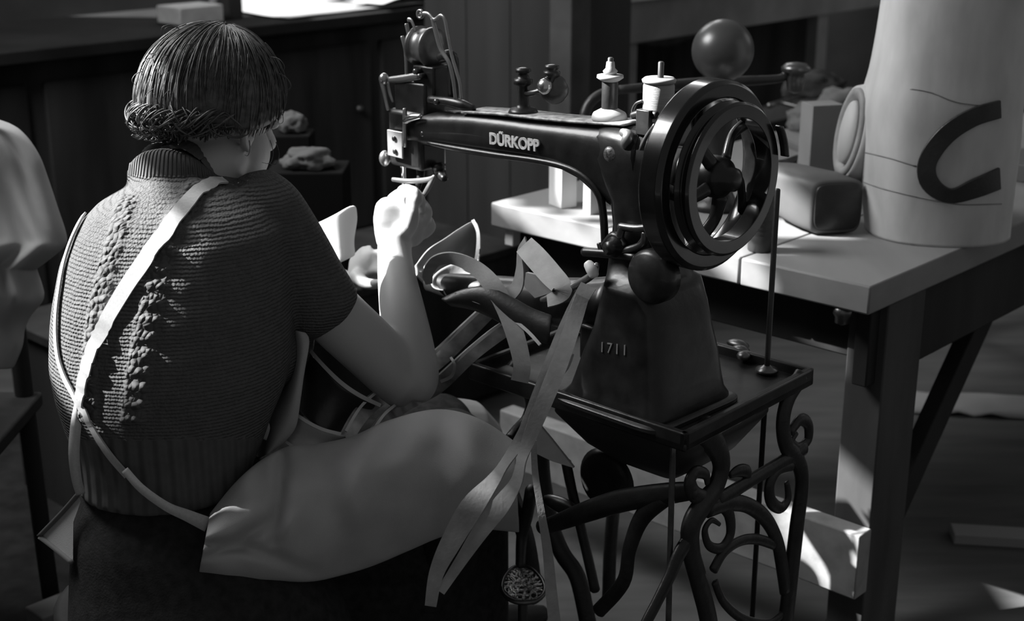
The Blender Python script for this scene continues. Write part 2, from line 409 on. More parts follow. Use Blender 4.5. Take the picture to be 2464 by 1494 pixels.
bm = NB(); loft(bm, [(ctr - dirL * .004 - sd * .012 * 0, up_ * hh * .70, sd * .027), (ctr + dirL * .0055, up_ * hh * .66, sd * .025)], 32); kid(pad, 'pad_lining', bm, mat('pad_white', .40, .6))
# --- block
bk = NB()
c0 = P(2010, 510, 2.70); f1 = V((.97, -.0, 0)); rise = (.8015 - (c0.z - wpx(68, 2.70)))
c0.z += rise
dirb = (V((-.60, .80, 0))).normalized(); sdn = V((.95, .18, 0)).normalized()
h0 = wpx(67, 2.7)
loft(bk, [(c0 - dirb * .004, sdn * h0 * .93, Z * h0 * .9, 5), (c0, sdn * h0, Z * h0, 5), (c0 + dirb * .05 + Z * .006, sdn * h0 * 1.05, Z * h0 * 1.02, 4), (c0 + dirb * .13 + Z * .014, sdn * h0 * .95, Z * h0 * .9, 3), (c0 + dirb * .20 + Z * .022, sdn * h0 * .62, Z * h0 * .6, 2.6), (c0 + dirb * .225 + Z * .024, sdn * h0 * .3, Z * h0 * .35, 2)], 48)
blk = link('shoe_last_block', bk, mat('smooth_grey_block', .10, .5, 0, .35, nscale=10, namt=.15))
tag(blk, 'rounded grey block with dark square end lying before the pale body form', 'block')
bm = NB(); loft(bm, [(c0 - dirb * .007, sdn * h0 * .86, Z * h0 * .83, 5), (c0 - dirb * .0035, sdn * h0 * .91, Z * h0 * .88, 5)], 40)
kid(blk, 'end_pad', bm, leather_d)['label'] = 'dark square end pad'
# --- fly press with ball weight
fb = Wz(1722, 500, .8); fp = thing('fly_press', 'cast fly press with big ball weight and lever arm behind the hand wheel', 'press', fb)
DF = depth(fb)
bm = NB(); lathe(bm, fb, Z, [(0, .055), (.012, .057), (.02, .04), (.05, .026), (.16, .024), (.2, .03), (.23, .022)], 28); kid(fp, 'column', bm, castiron)
yb = P(1738, 105, DF)
bx = V((fb.x, fb.y, 0)) + Z * yb.z
bm = NB(); ell(bm, bx, V((.062, 0, 0)), V((0, .062, 0)), Z * .062, 40); kid(fp, 'ball_weight', bm, mat('ball_paint', .055, .33, 0, .6, nscale=12, namt=.15))
zA = P(1738, 195, DF).z
bm = NB(); lathe(bm, V((fb.x, fb.y, zA - .012)), Z, [(0, .024), (.012, .024), (.02, .019), (bx.z - zA - .045, .026), (bx.z - zA - .03, .035)], 28); kid(fp, 'neck', bm, castiron)
armd = (P(1900, 178, DF + .03) - P(1500, 215, DF)); la = armd.length; armd.normalize()
pA = P(1490, 216, DF); pB = P(1868, 190, DF + .02)
bm = NB(); tube(bm, [pA, (pA + pB) / 2 + V((0, 0, .002)), pB, pB + V((.018, 0, .012))], [.009, .012, .009, .008], 12); kid(fp, 'lever_arm', bm, castiron)
bm = NB(); lathe(bm, pB + V((.04, 0, -.03)), Z, [(0, .004), (.006, .016), (.03, .02), (.042, .018), (.047, .03), (.054, .031), (.062, .022), (.065, .005)], 24); kid(fp, 'knob_handle', bm, steel_d)
bm = NB(); tube(bm, [pA, P(1450, 225, DF), P(1418, 250, DF), P(1405, 290, DF), P(1420, 330, DF)], [.009, .01, .011, .01, .006], 12); kid(fp, 'curved_arm', bm, castiron)
bm = NB(); zc = zA - .03
tube(bm, [V((fb.x, fb.y, .86)), P(1700, 330, DF), V((fb.x, fb.y, zc))], .014, 12); kid(fp, 'frame', bm, castiron)
# --- ribbed tin
tb = Wz(1829, 602, .8)
bm = NB(); pr = [(0, .022), (.002, .0235)]
for i in range(9): pr += [(.03 + i * .008, .0235), (.033 + i * .008, .0222), (.036 + i * .008, .0235)]
pr += [(.105, .0235), (.107, .018)]
lathe(bm, tb, Z, pr, 28); tag(link('ribbed_tin', bm, mat('dark_tin', .07, .4, .5, .5, nscale=20, namt=.2)), 'dark ribbed tin standing on the workbench between hand wheel and grey block', 'tin')
# --- two upright wood pieces at the bench's left end
def upright(px, py, w1, w2, h, rz, label, m=woodpale):
    p = Wz(px, py, .8); e1 = V((math.cos(rz), math.sin(rz), 0)); e2 = V((-math.sin(rz), math.cos(rz), 0))
    o = rbox('wood_offcut', p + e1 * w1 + e2 * w2 + Z * h, e1 * w1, e2 * w2, Z * h, m, bevel=.0015); return tag(o, label, 'wood offcut')
upright(1351, 503, .019, .024, .055, math.radians(32), 'pale square wood offcut upright on the bench end, the left of two')
upright(1420, 518, .016, .013, .06, math.radians(32), 'narrow white wood offcut upright on the bench under the machine arch')
# --- carton
pb = Wz(1944, 452, .8); e1 = V((.97, .24, 0)); e2 = V((-.24, .97, 0))
ct = rbox('carton', pb + e1 * .036 + e2 * .03 + Z * .09, e1 * .036, e2 * .03, Z * .09, mat('grey_card', .22, .85, 0, .1, nscale=8, namt=.1), bevel=.001)
tag(ct, 'tall narrow grey carton standing on the bench left of the body form', 'carton')
# --- clutter further along the bench
def rag(name, px, py, d, rx, ry, rz, m, label, cat, seed, zmin=None):
    bm = NB(); c = P(px, py, d)
    if zmin is not None: c.z = zmin + rz * .62
    bmesh.ops.create_icosphere(bm, subdivisions=4, radius=1)
    for v in bm.verts:
        n = v.co.copy(); k = 1 + .32 * noise.noise(n * 1.7 + V((seed, 0, 0))) + .14 * noise.noise(n * 4.5 + V((0, seed, 0)))
        q = V((n.x * rx, n.y * ry, n.z * rz)) * k
        if q.z < -rz * .6: q.z = -rz * .6
        v.co = c + q
    return tag(link(name, bm, m), label, cat)
rag('crumpled_rag', 1945, 175, 3.7, .05, .05, .04, mat('grey_rag', .13, .95, 0, .1, nscale=10, namt=.2), 'crumpled grey rag behind the lever knob of the press', 'rag', 1.3, .8)
rag('crumpled_rag', 2035, 140, 3.9, .07, .06, .045, MATS['grey_rag'], 'larger pale crumpled rag on the bench just left of the body form', 'rag', 5.1, .8)
rag('crumpled_rag', 1960, 90, 4.2, .09, .07, .05, mat('dark_rag', .05, .95, 0, .1), 'dark crumpled rag at the far end of the cluttered bench', 'rag', 9.7, .8)
def rod(pts, r, m, name, label, cat, flat=1): 
    bm = NB(); tube(bm, pts, r, 10, 5, flat); return tag(link(name, bm, m), label, cat)
def onb(px, py, h=.006): return Wz(px, py, .8 + h)
rod([onb(1850, 255), onb(1930, 232), onb(2030, 238)], [.008, .006, .004], steel_d, 'pliers', 'dark steel pliers lying open beside the carton', 'pliers')
rod([onb(1880, 248), onb(1960, 262), onb(2040, 232)], [.005, .005, .004], steel_d, 'awl', 'thin dark awl lying across the pliers', 'awl')
rod([onb(1845, 320), onb(1890, 345), onb(1935, 365)], [.012, .014, .01], mat('grey_belt', .12, .6, 0, .3), 'leather_offcut', 'long grey leather offcut lying on the bench left of the carton', 'leather offcut', .3)
rod([onb(1850, 395), onb(1880, 400), onb(1918, 382)], [.012, .016, .01], leather_d, 'leather_offcut', 'dark leather offcut curled in front of the long grey one', 'leather offcut', .4)
rod([onb(1690, 560, .008), onb(1740, 566, .008), onb(1790, 560, .008)], [.004, .006, .005], steel, 'file', 'steel file lying on the bench behind the wheel opening', 'file')
# right edge of the frame
pj = Wz(2462, 262, .8); pj2 = pj
bm = NB(); lathe(bm, pj + Z * .05, Z, [(0, .03), (.01, .036), (.06, .036), (.08, .034), (.085, .026)], 24); 
tag(link('white_pot', bm, mat('white_enamel', .7, .25, 0, .5)), 'white pot on a dark box at the right of the body form', 'pot')
ck = rbox('dark_box', pj + Z * .0255, b * .05, a * .06, Z * .0245, blackwood, bevel=.002); tag(ck, 'flat dark wooden box under the white pot at the right edge', 'box')
p2 = Wz(2475, 420, .8); o = rbox('tool_tray', p2 + Z * .02, b * .09, a * .06, Z * .02, mat('tray_grey', .09, .6, 0, .3), bevel=.003); tag(o, 'low dark tray on the bench beside the foot of the body form', 'tray')
# ================================================================ far furniture
# dark counter at the left with papers on it
cn0 = P(636, 58, 4.9); zc = cn0.z
def CN(u, v, z): return V((cn0.x, cn0.y, 0)) + b * u + a * v + Z * z   # u to the right and back, v away
lc = thing('dark_counter', 'long black wooden counter along the back, papers piled on its top', 'counter', CN(0, 0, 0))
bm = NB(); box(bm, CN(-.12, .35, zc - .02), b * 1.42, a * .37, Z * .02); kid(lc, 'counter_top', bm, mat('counter_black', .015, .9, 0, .05, nscale=5, namt=.3), bevel=.004)
bm = NB(); box(bm, CN(-.12, .38, (zc - .045) / 2), b * 1.38, a * .33, Z * (zc - .045) / 2); kid(lc, 'carcass', bm, blackwood, bevel=.003)
for i in range(1, 5):
    bm = NB(); box(bm, CN(-1.91 + i * .70, .045, zc * .5), b * .32, a * .012, Z * (zc * .38)); f = kid(lc, 'door', bm, blackwood, bevel=.004)
    bm = NB(); ell(bm, CN(-1.66 + i * .70, .022, zc * .62), b * .014, a * .014, Z * .014, 12); kid(f, 'handle', bm, steel_d)
def sheet(u0, v0, w_, h_, rot, lift, seed, label, m=paperm, cur=.02, name='paper_sheet'):
    bm = NB(); n = 14; R2 = Matrix.Rotation(rot, 3, 'Z'); rows = []
    for i in range(n + 1):
        r = []
        for j in range(n + 1):
            x, y = (i / n - .5) * w_, (j / n - .5) * h_
            e = R2 @ (b * x + a * y); z = zc + lift + max(0, cur * (noise.noise(V((x * 5 + seed, y * 5, seed))) + .3)) + cur * 1.2 * abs(x / w_) ** 3
            r.append(V((CN(u0, v0, 0).x + e.x, CN(u0, v0, 0).y + e.y, z)))
        rows.append(r)
    grid(bm, rows); o = link(name, bm, m, solid=.0012); return tag(o, label, 'paper')
sheet(.46, .36, .68, .66, .02, .004, 1.2, 'broad white paper lying flat on the black counter, nearest the left box', cur=.012)
sheet(.86, .30, .46, .44, .3, .035, 3.1, 'curled white paper in the middle of the counter papers')
sheet(1.08, .34, .60, .46, -.2, .075, 5.3, 'topmost white paper at the right of the counter pile')
sheet(.80, .14, .5, .20, .12, .018, 7.3, 'grey rumpled paper poking out under the white ones', m=coatm, cur=.05)
o = rbox('counter_box', CN(.03, .26, zc + .045), b * .03, a * .06, Z * .045, blackwood, bevel=.003); tag(o, 'small black box on the counter at the left of the papers', 'box')
o = rbox('light_box', CN(-.15, .22, zc + .032), b * .09, a * .07, Z * .03, leather_l, bevel=.004); tag(o, 'low pale box on the counter behind the womans head', 'box')
# low black chest behind the seated woman
lb = V((-.90, 2.907, 0)); lx = (V((0.02, 3.87, 0)) - lb); ll = lx.length; lx.normalize(); ly = V((-lx.y, lx.x, 0)); lb = lb
lowc = thing('low_chest', 'long low black chest on the floor behind the seated woman', 'chest', lb)
for i in range(3):
    bm = NB(); box(bm, lb + lx * ll * (i + .5) / 3 + ly * .012 + Z * .22, lx * (ll / 6 - .004), ly * .012, Z * .20); kid(lowc, 'front_panel', bm, blackwood, bevel=.003)
bm = NB(); box(bm, lb + lx * ll / 2 + ly * .23 + Z * .21, lx * ll / 2, ly * .2, Z * .21); kid(lowc, 'carcass', bm, blackwood, bevel=.003)
bm = NB(); box(bm, lb + lx * ll / 2 + ly * .22 + Z * .43, lx * (ll / 2 + .01), ly * .23, Z * .012); kid(lowc, 'lid', bm, blackwood, bevel=.003)
mt = rbox('floor_shade_sheet', V((-1.40, 2.55, .003)), V((1.0, 0, 0)), V((0, 1.0, 0)), Z * .003, mat('shade_black', .02, .95, 0, .05, nscale=20, namt=.3), bevel=.001); tag(mt, 'black sheet added to darken the floor under the stool and the high backed chair', 'shade sheet')  # added dark sheet, carries the floor's shade in its own colour
# tall dark cupboard in the middle
k0 = P(1338, 600, 4.3)
tc_ = thing('tall_cupboard', 'tall black plank cupboard standing behind the machine arm', 'cupboard', V((k0.x, k0.y, 0)))
kw = (P(1338, 300, 4.3) - P(1036, 300, 4.6)); kw.z = 0; wk = kw.length; kwn = kw.normalized(); kn = V((-kwn.y, kwn.x, 0))
kc = V((k0.x, k0.y, 0)) - kwn * wk / 2
bm = NB(); box(bm, kc + kn * .2 + Z * 1.0, kwn * wk / 2, kn * .2, Z * 1.0); kid(tc_, 'carcass', bm, mat('cupboard_black', .038, .8, 0, .3, nscale=7, namt=.35, bump=.2, bscale=10, stretch=(1, 1, .1)), bevel=.006)
for i in range(3):
    bm = NB(); box(bm, kc + kwn * wk * (i - 1) / 3 - kn * .006 + Z * 1.0, kwn * (wk / 6 - .0008), kn * .006, Z * .98); kid(tc_, 'front_plank', bm, MATS['cupboard_black'], bevel=.003)
bm = NB(); box(bm, k0 * 1 + kwn * .042 + V((0, 0, 1.0 - k0.z)), kwn * .038, kn * .05, Z * 1.0); kid(tc_, 'corner_post', bm, mat('post_grey', .085, .85, 0, .1, nscale=6, namt=.3), bevel=.004)
# grey bench at the back right with dark openings under its front board
g0 = P(1400, 120, 4.6); gb = thing('back_bench', 'grey painted bench behind the ball press with dark openings below its front board', 'bench', V((g0.x, g0.y, 0)))
def GB(u, v, z): return V((g0.x, g0.y, 0)) + b * u + a * v + Z * z
zt2 = P(1400, 8, 4.6).z; zl2 = P(1400, 122, 4.6).z
bm = NB(); box(bm, GB(1.05, .25, zt2 + .015), b * 1.15, a * .3, Z * .018); kid(gb, 'bench_top', bm, woodpale, bevel=.003)
bm = NB(); box(bm, GB(1.05, .0, (zt2 + zl2) / 2), b * 1.15, a * .015, Z * (zt2 - zl2) / 2); kid(gb, 'front_board', bm, greywood, bevel=.003)
bm = NB(); box(bm, GB(1.05, .45, zl2 / 2), b * 1.15, a * .02, Z * zl2 / 2); kid(gb, 'back_panel', bm, blackwood)
for u in (.26, .80, 1.5, 2.18):
    bm = NB(); box(bm, GB(u, .03, zt2 / 2), b * .04, a * .025, Z * zt2 / 2); kid(gb, 'leg', bm, greywood, bevel=.003)
bm = NB(); box(bm, GB(1.05, .02, zl2 - .36), b * 1.14, a * .02, Z * .03); kid(gb, 'rail', bm, greywood, bevel=.003)
# floor odds and ends
pz = Wz(150, 1489, 0); o = rbox('floor_block', pz + Z * .02, b * .06, a * .035, Z * .02, greywood, bevel=.003); tag(o, 'grey wood block on the floor at the lower left behind the seated woman', 'block')
p0 = Wz(2380, 1290, 0); o = rbox('floor_batten', p0 + V((.13, -.04, .012)), V((.22, -.03, 0)), V((.004, .03, 0)), Z * .012, mat('batten_grey', .26, .8), bevel=.002); tag(o, 'pale batten lying on the floor right of the bench brace', 'batten')
bm = NB(); n = 16; pl = Wz(2440, 985, 0); rows = []
for i in range(n + 1):
    rows.append([pl + V(((i / n - .5) * .7, (j / 6 - .5) * .16 - .1 * (i / n - .5), .004 + .03 * abs(noise.noise(V((i * .6, j * .7, 2)))))) for j in range(7)])
grid(bm, rows); tag(link('crumpled_paper', bm, coatm, solid=.001), 'crumpled pale paper on the floor at the right edge', 'paper')
# ================================================================ treadle stand
ZP = .72
C0 = Wz(1650, 1045, ZP); C1 = Wz(1960, 885, ZP); WB = (C1 - C0).length; bb = (C1 - C0).normalized(); LA = .43
st = thing('treadle_stand', 'black cast iron treadle stand with scrolled legs carrying the sewing machine', 'treadle stand', (C0.x, C0.y, 0))
def ST(u, v, z): return V((C0.x, C0.y, 0)) + a * u + bb * v + Z * z
bm = NB(); box(bm, ST(LA / 2, WB / 2, ZP - .022), a * LA / 2, bb * WB / 2, Z * .006); kid(st, 'plate', bm, blackpaint, bevel=.002)
for (u, v, hu, hv) in ((.006, WB / 2, .006, WB / 2), (LA - .006, WB / 2, .006, WB / 2), (LA / 2, .006, LA / 2, .006), (LA / 2, WB - .006, LA / 2, .006)):
    bm = NB(); box(bm, ST(u, v, ZP - .0145), a * hu, bb * hv, Z * .0145); kid(st, 'plate_rim', bm, blackpaint, bevel=.003)
Qo = ST(.02, 0, 0)
def Q(px, py, off=0): return Wpl(px, py, Qo + a * off, a)
def qt(name, pix, wd, off=0, flat=.55, m=castiron, k=6):
    pts = [Q(x, y, off) for x, y in pix]
    if not isinstance(wd, list): wd = [wd] * len(pts)
    bm = NB(); tube(bm, pts, [wpx(w_ / 2, 2.1) * .75 for w_ in wd], 14, k, 1.32 / .75, up=a); return kid(st, name, bm, m)
legpix = [[(1928, 905), (1898, 955), (1884, 1015), (1892, 1072), (1918, 1105), (1930, 1160), (1918, 1260), (1904, 1380), (1890, 1500), (1880, 1640)],
          [(1690, 1030), (1722, 1072), (1736, 1118), (1722, 1172), (1690, 1215), (1664, 1262), (1662, 1320), (1682, 1400), (1706, 1500), (1718, 1640)]]
qt('leg', legpix[0], [44, 40, 38, 38, 38, 40, 42, 44, 46, 50]); qt('leg', legpix[1], [54, 48, 44, 44, 50, 50, 44, 42, 44, 50])
qt('scroll', [(1902, 1040), (1925, 1010), (1944, 1022), (1944, 1058), (1922, 1076), (1906, 1062), (1918, 1042)], [22, 26, 26, 24, 20, 16, 10])
qt('scroll', [(1905, 1120), (1872, 1130), (1852, 1165), (1855, 1205), (1878, 1222), (1896, 1200), (1893, 1160)], [24, 26, 28, 28, 24, 20, 14])
qt('scroll', [(1705, 1200), (1672, 1190), (1660, 1160), (1674, 1136), (1698, 1142), (1702, 1164)], [30, 32, 30, 26, 20, 12])
qt('scroll', [(1690, 1222), (1722, 1208), (1752, 1232), (1758, 1282), (1736, 1318), (1706, 1312), (1696, 1276), (1712, 1252), (1732, 1262)], [26, 26, 26, 24, 22, 18, 16, 12, 8])
qt('cross_rail', [(1728, 1204), (1800, 1160), (1870, 1118), (1935, 1078)], [32, 30, 30, 34], flat=.7)
qt('rail_rosette', [(1757, 1143), (1775, 1133), (1795, 1134), (1800, 1152)], [14, 24, 26, 18])
qt('arch', [(1704, 1226), (1752, 1210), (1800, 1216), (1842, 1248), (1868, 1296), (1880, 1350), (1890, 1420)], [34, 34, 32, 32, 32, 34, 34])
qt('arch', [(1716, 1372), (1742, 1328), (1780, 1302), (1820, 1297), (1862, 1310)], [26, 24, 22, 22, 22])
qt('lower_scroll', [(1664, 1290), (1636, 1330), (1610, 1390), (1580, 1450), (1545, 1520), (1520, 1600)], [40, 34, 30, 28, 28, 30])
qt('lower_scroll', [(1720, 1400), (1742, 1450), (1790, 1490), (1850, 1500), (1890, 1470)], [18, 18, 20, 20, 18])
# the far side frame repeats the near one
for nm, pix, wd in (('leg', legpix[0], 40), ('leg', legpix[1], 42)):
    bm = NB(); pts = [Q(x, y) + a * (LA - .05) for x, y in pix]; tube(bm, pts, wpx(wd / 2, 2.1) * .75, 12, 5, 1.32 / .75, up=a); kid(st, nm, bm, castiron)
# long bow from front frame to rear frame, treadle rods
def plf(px, py, v): return Wpl(px, py, ST(0, v, 0), bb)
bm = NB(); tube(bm, [plf(1668, 1180, .05), plf(1600, 1188, .05), plf(1500, 1204, .05), plf(1420, 1228, .05), plf(1345, 1256, .05), plf(1300, 1270, .05)], [.014, .017, .018, .017, .014, .012], 14, 6, .6); kid(st, 'front_rail', bm, castiron)
bm = NB(); tube(bm, [plf(1595, 1196, .05), plf(1545, 1245, .05), plf(1515, 1320, .05), plf(1500, 1400, .05), plf(1440, 1470, .05)], [.016, .014, .012, .012, .012], 14, 6, .6); kid(st, 'front_arch', bm, castiron)
bm = NB(); tube(bm, [plf(1362, 1110, .12), plf(1376, 1180, .12), plf(1392, 1245, .12), plf(1412, 1330, .12), plf(1432, 1420, .12)], .0085, 10, 5); kid(st, 'pitman_rod', bm, castiron)
bm = NB(); tube(bm, [plf(1300, 1060, .2), plf(1305, 1150, .2), plf(1325, 1260, .2), plf(1352, 1330, .2), plf(1390, 1390, .2), plf(1415, 1500, .2)], .015, 12, 5, .6); kid(st, 'rear_leg', bm, castiron)
bm = NB(); tube(bm, [plf(1620, 1060, .02), plf(1616, 1200, .02), plf(1612, 1350, .02), plf(1608, 1520, .02)], .0045, 10, 3); kid(st, 'treadle_rod', bm, steel_d)
bm = NB(); p_ = plf(1460, 1155, .16); lathe(bm, p_, bb, [(-.012, .02), (-.012, .045), (0, .056), (.012, .045), (.012, .02)], 32); kid(st, 'pulley', bm, castiron)
bm = NB(); p_ = plf(1350, 1215, .10); ell(bm, p_, a * .04, bb * .012, Z * .014, 16); kid(st, 'bearing_bracket', bm, steel_d)
# hopper shaped pan below the plate
bm = NB(); uc = .15
def prow(hu, hv, z, uo=0): return (ST(uc + uo, WB * .42, z), a * hu, bb * hv, 7)
loft(bm, [prow(.135, .13, ZP - .030), prow(.135, .13, ZP - .05), prow(.10, .085, ZP - .105, .0), prow(.06, .05, ZP - .135, -.0)], 32); kid(st, 'oil_pan', bm, mat('pan_black', .02, .55, 0, .4, nscale=10, namt=.3))
# decorated foot pedal
pc = P(1258, 1405, 2.34); pu = (P(1246, 1330, 2.43) - P(1266, 1480, 2.25)).normalized(); ps = V((1, 0, 0)); ps = (ps - pu * ps.dot(pu)).normalized(); pn = pu.cross(ps)
bm = NB(); rr_ = [(math.cos(t), math.sin(t)) for t in [2 * math.pi * i / 36 for i in range(36)]]
hw, hl = wpx(50, 2.34), wpx(82, 2.34)
pts = [pc + ps * x * hw * (1 - .22 * y) + pu * y * hl for x, y in rr_]
tube(bm, pts, .0042, 8, 1, closed=True); ped = kid(st, 'foot_pedal', bm, steel_d); ped['label'] = 'oval openwork foot pedal of worn bright iron'
pm = mat('pedal_iron', .5, .35, .85, .5, nscale=120, namt=.7)
random.seed(3)
for r_, n_ in ((.74, 15), (.48, 10), (.22, 5)):
    for i in range(n_):
        t = 2 * math.pi * (i + r_ * 2) / n_; c_ = pc + ps * math.cos(t) * hw * r_ * (1 - .2 * math.sin(t)) + pu * math.sin(t) * hl * r_
        bm = NB(); rot = t * 2 + random.random(); e1 = ps * math.cos(rot) + pu * math.sin(rot); e2 = -ps * math.sin(rot) + pu * math.cos(rot)
        tube(bm, [c_ + (e1 * math.cos(q_) * .010 + e2 * math.sin(q_) * .006) for q_ in [2 * math.pi * k_ / 10 for k_ in range(10)]], .0021, 6, 1, closed=True)
        kid(ped, 'scroll_ornament', bm, pm)
bm = NB(); tube(bm, [pc + pu * hl, P(1256, 1290, 2.40), P(1268, 1240, 2.38), P(1278, 1180, 2.34)], [.012, .014, .015, .015], 14, 5, .7); kid(ped, 'pedal_arm', bm, castiron)
bm = NB(); box(bm, V((pc.x, pc.y + .02, .02)), V((.012, 0, 0)), V((0, .1, 0)), Z * .02); 
tube(bm, [V((pc.x, pc.y, .03)), pc - pu * .0 + pn * .01], .008, 8, 1); kid(ped, 'pedal_post', bm, castiron)
# ================================================================ sewing machine
M0 = V((.219, 1.998, 0)); TM = math.radians(45.5)
am = V((-math.sin(TM), math.cos(TM), 0)); bmv = V((math.cos(TM), math.sin(TM), 0))
sm = thing('sewing_machine', 'black cast iron leather sewing machine with large hand wheel and lettered arm', 'sewing machine', V((M0.x, M0.y, ZP)))
def M(px, py, off=0): return Wpl(px, py, M0 - bmv * off, bmv)   # off: towards the viewer side of the machine
def mz(px, py, z, off=0):
    p = M(px, py, off); p.z = z; return p
# base and column
zpl = ZP - .015
def col(pl, pr, y, hb, e=5, zz=None):
    L_, R_ = M(pl, y), M(pr, y); c = (L_ + R_) / 2; hu = (L_ - R_).length / 2 * .5 * 2
    if zz is not None: c.z = zz
    return c, am, hu, hb, e
def colsec(pl, pr, y, hb, e=5, zz=None):
    # a box-like section turned 45 degrees to the view shows (hu*sin + hb*cos): take hb's share off the width
    d = depth(M((pl + pr) / 2, y)); half = wpx((pr - pl) / 2, d); hu = (half - hb * .66) / .75
    c = M((pl + pr) / 2, y)
    if zz is not None: c.z = zz
    return (c, am * hu, bmv * hb, e)
rows = [colsec(1335, 1775, 955, .098, 7, zpl), colsec(1337, 1773, 945, .098, 7, zpl + .012), colsec(1352, 1764, 925, .092, 6), colsec(1366, 1756, 890, .088, 6), colsec(1385, 1748, 840, .084, 6),
        colsec(1408, 1735, 780, .078, 5), colsec(1424, 1722, 720, .072, 5), colsec(1432, 1712, 690, .078, 5), colsec(1436, 1706, 672, .078, 5), colsec(1440, 1690, 655, .060, 4),
        colsec(1448, 1672, 600, .050, 3.5), colsec(1455, 1660, 540, .046, 3.2), colsec(1448, 1652, 480, .044, 3), colsec(1420, 1645, 425, .043, 3), colsec(1400, 1640, 380, .042, 3), colsec(1400, 1635, 330, .038, 2.6), colsec(1420, 1625, 304, .026, 2.4)]
bm = NB(); loft(bm, rows, 48); kid(sm, 'column', bm, blackpaint)
fc = rows[0][0]
bm = NB(); loft(bm, [(V((fc.x, fc.y, zpl)), rows[0][1] * 1.08, rows[0][2] * 1.09, 8), (V((fc.x, fc.y, zpl + .005)), rows[0][1] * 1.08, rows[0][2] * 1.09, 8), (V((fc.x, fc.y, zpl + .008)), rows[0][1] * 1.04, rows[0][2] * 1.05, 8)], 48); kid(sm, 'base_flange', bm, blackpaint, smooth='auto')
# arm, swept from the column to the head
def armsec(px, yt, yb_, hw_, e=3):
    t, b_ = M(px, yt), M(px, yb_); return ((t + b_) / 2, (t - b_) / 2, bmv * hw_, e)
bm = NB()
ar = [(1565, 302, 560, .040), (1500, 299, 500, .040), (1460, 297, 468, .040), (1420, 294, 430, .039), (1370, 290, 404, .037), (1300, 284, 388, .035), (1230, 275, 378, .034), (1160, 268, 368, .034), (1100, 266, 358, .034), (1050, 268, 350, .034), (1010, 272, 345, .033)]
loft(bm, [armsec(*x) for x in ar], 40); kid(sm, 'arm', bm, blackpaint)
bm = NB()   # raised flange along the arm's lower edge
tube(bm, [M(x, y, .036) for x, y in ((1030, 344), (1100, 358), (1200, 374), (1290, 386), (1360, 402), (1410, 428), (1442, 470), (1452, 520), (1456, 590))], [.003, .005, .005, .005, .0055, .006, .006, .006, .006], 8, 5); kid(sm, 'edge_bead', bm, blackpaint)
# name on the arm
t0, t1 = M(1178, 345, .0385), M(1297, 364, .040)
tx = text_mesh('maker_name', 'D\u00dcRKOPP', .0245, letterm, sm, t0, t1 - t0, Z, bold=.035, ext=.0012); 
ln = (t1 - t0).length; wd = max(v.co.dot((t1 - t0).normalized()) for v in tx.data.vertices) - min(v.co.dot((t1 - t0).normalized()) for v in tx.data.vertices)
xd = (t1 - t0).normalized(); mx = Matrix.Translation(t0) @ Matrix.Scale(ln / wd, 4, xd) @ Matrix.Translation(-t0); tx.data.transform(mx)
ct_ = bvh_of(bpy.data.objects['column.001'] if 'column.001' in bpy.data.objects else bpy.data.objects['column'])
t0, _n = cast(ct_, 1443, 846, .0008); t1, _ = cast(ct_, 1502, 854, .0008); t2, _ = cast(ct_, 1443, 815, .0008)
tx = text_mesh('serial_number', '1711', .022, mat('dull_stamp', .30, .5, .5), sm, t0, t1 - t0, (t2 - t0).normalized(), bold=.0, ext=.0009, space=1.3)
# little medallion
bm = NB(); lathe(bm, M(1473, 372, .034), -bmv, [(0, .013), (.005, .013), (.008, .009), (.009, .002)], 20); kid(sm, 'medallion', bm, mat('worn_brass', .22, .4, .8, .5, nscale=300, namt=.8))
# ---- hand wheel
hc = M(1703, 421); ax = -am
bm = NB(); R = .1345
ring(bm, hc, ax, [(-.020, R - .006), (-.014, R), (.014, R), (.020, R - .006), (.020, R - .024), (.012, R - .028), (-.012, R - .028), (-.020, R - .024)], 72); wpaint = mat('wheel_enamel', .008, .2, 0, .5, nscale=30, namt=.4, bump=.05, bscale=30, coat=.3)
wh = kid(sm, 'hand_wheel', bm, wpaint, smooth='auto', bevel=.0012)
hc2 = hc + ax * .034; R2_ = .108
bm = NB(); ring(bm, hc2, ax, [(-.013, R2_ - .004), (-.009, R2_), (-.003, R2_ - .008), (.003, R2_ - .008), (.009, R2_), (.013, R2_ - .004), (.013, R2_ - .022), (-.013, R2_ - .022)], 72); kid(wh, 'belt_pulley', bm, wpaint, smooth='auto', bevel=.0008)
bm = NB(); lathe(bm, hc - ax * .03, ax, [(0, .022), (.01, .028), (.04, .030), (.052, .030), (.060, .026), (.066, .018), (.078, .016), (.082, .008)], 32); kid(wh, 'hub', bm, blackpaint)
for i in range(5):
    t = 2 * math.pi * i / 5 + .5; e = Z * math.cos(t) + (bmv * math.sin(t)); e2 = Z * math.cos(t + .45) + bmv * math.sin(t + .45)
    bm = NB(); tube(bm, [hc + ax * .02 + e * .03, hc + ax * .012 + (e + e2 * .35).normalized() * .065, hc + e2 * .108], [.011, .009, .010], 12, 6, .6); kid(wh, 'spoke', bm, blackpaint)
bm = NB(); k1 = hc2 + ax * .02
pts = [k1 + (Z * math.cos(t) + bmv * math.sin(t)) * (R2_ + .002) for t in [.95 + i * .09 for i in range(6)]]
strap(bm, [(p, .013) for p in pts], .003, 3, facing=[ (p - k1).normalized() for p in catmull(pts, 3) and [V(x) for x in catmull([tuple(p) for p in pts], 3)]]); kid(wh, 'leather_guard', bm, steel_d)
# shaft housing between column and wheel
bm = NB(); lathe(bm, hc - ax * .12, ax, [(0, .03), (.03, .034), (.08, .034), (.09, .028)], 28); kid(sm, 'shaft_housing', bm, blackpaint)
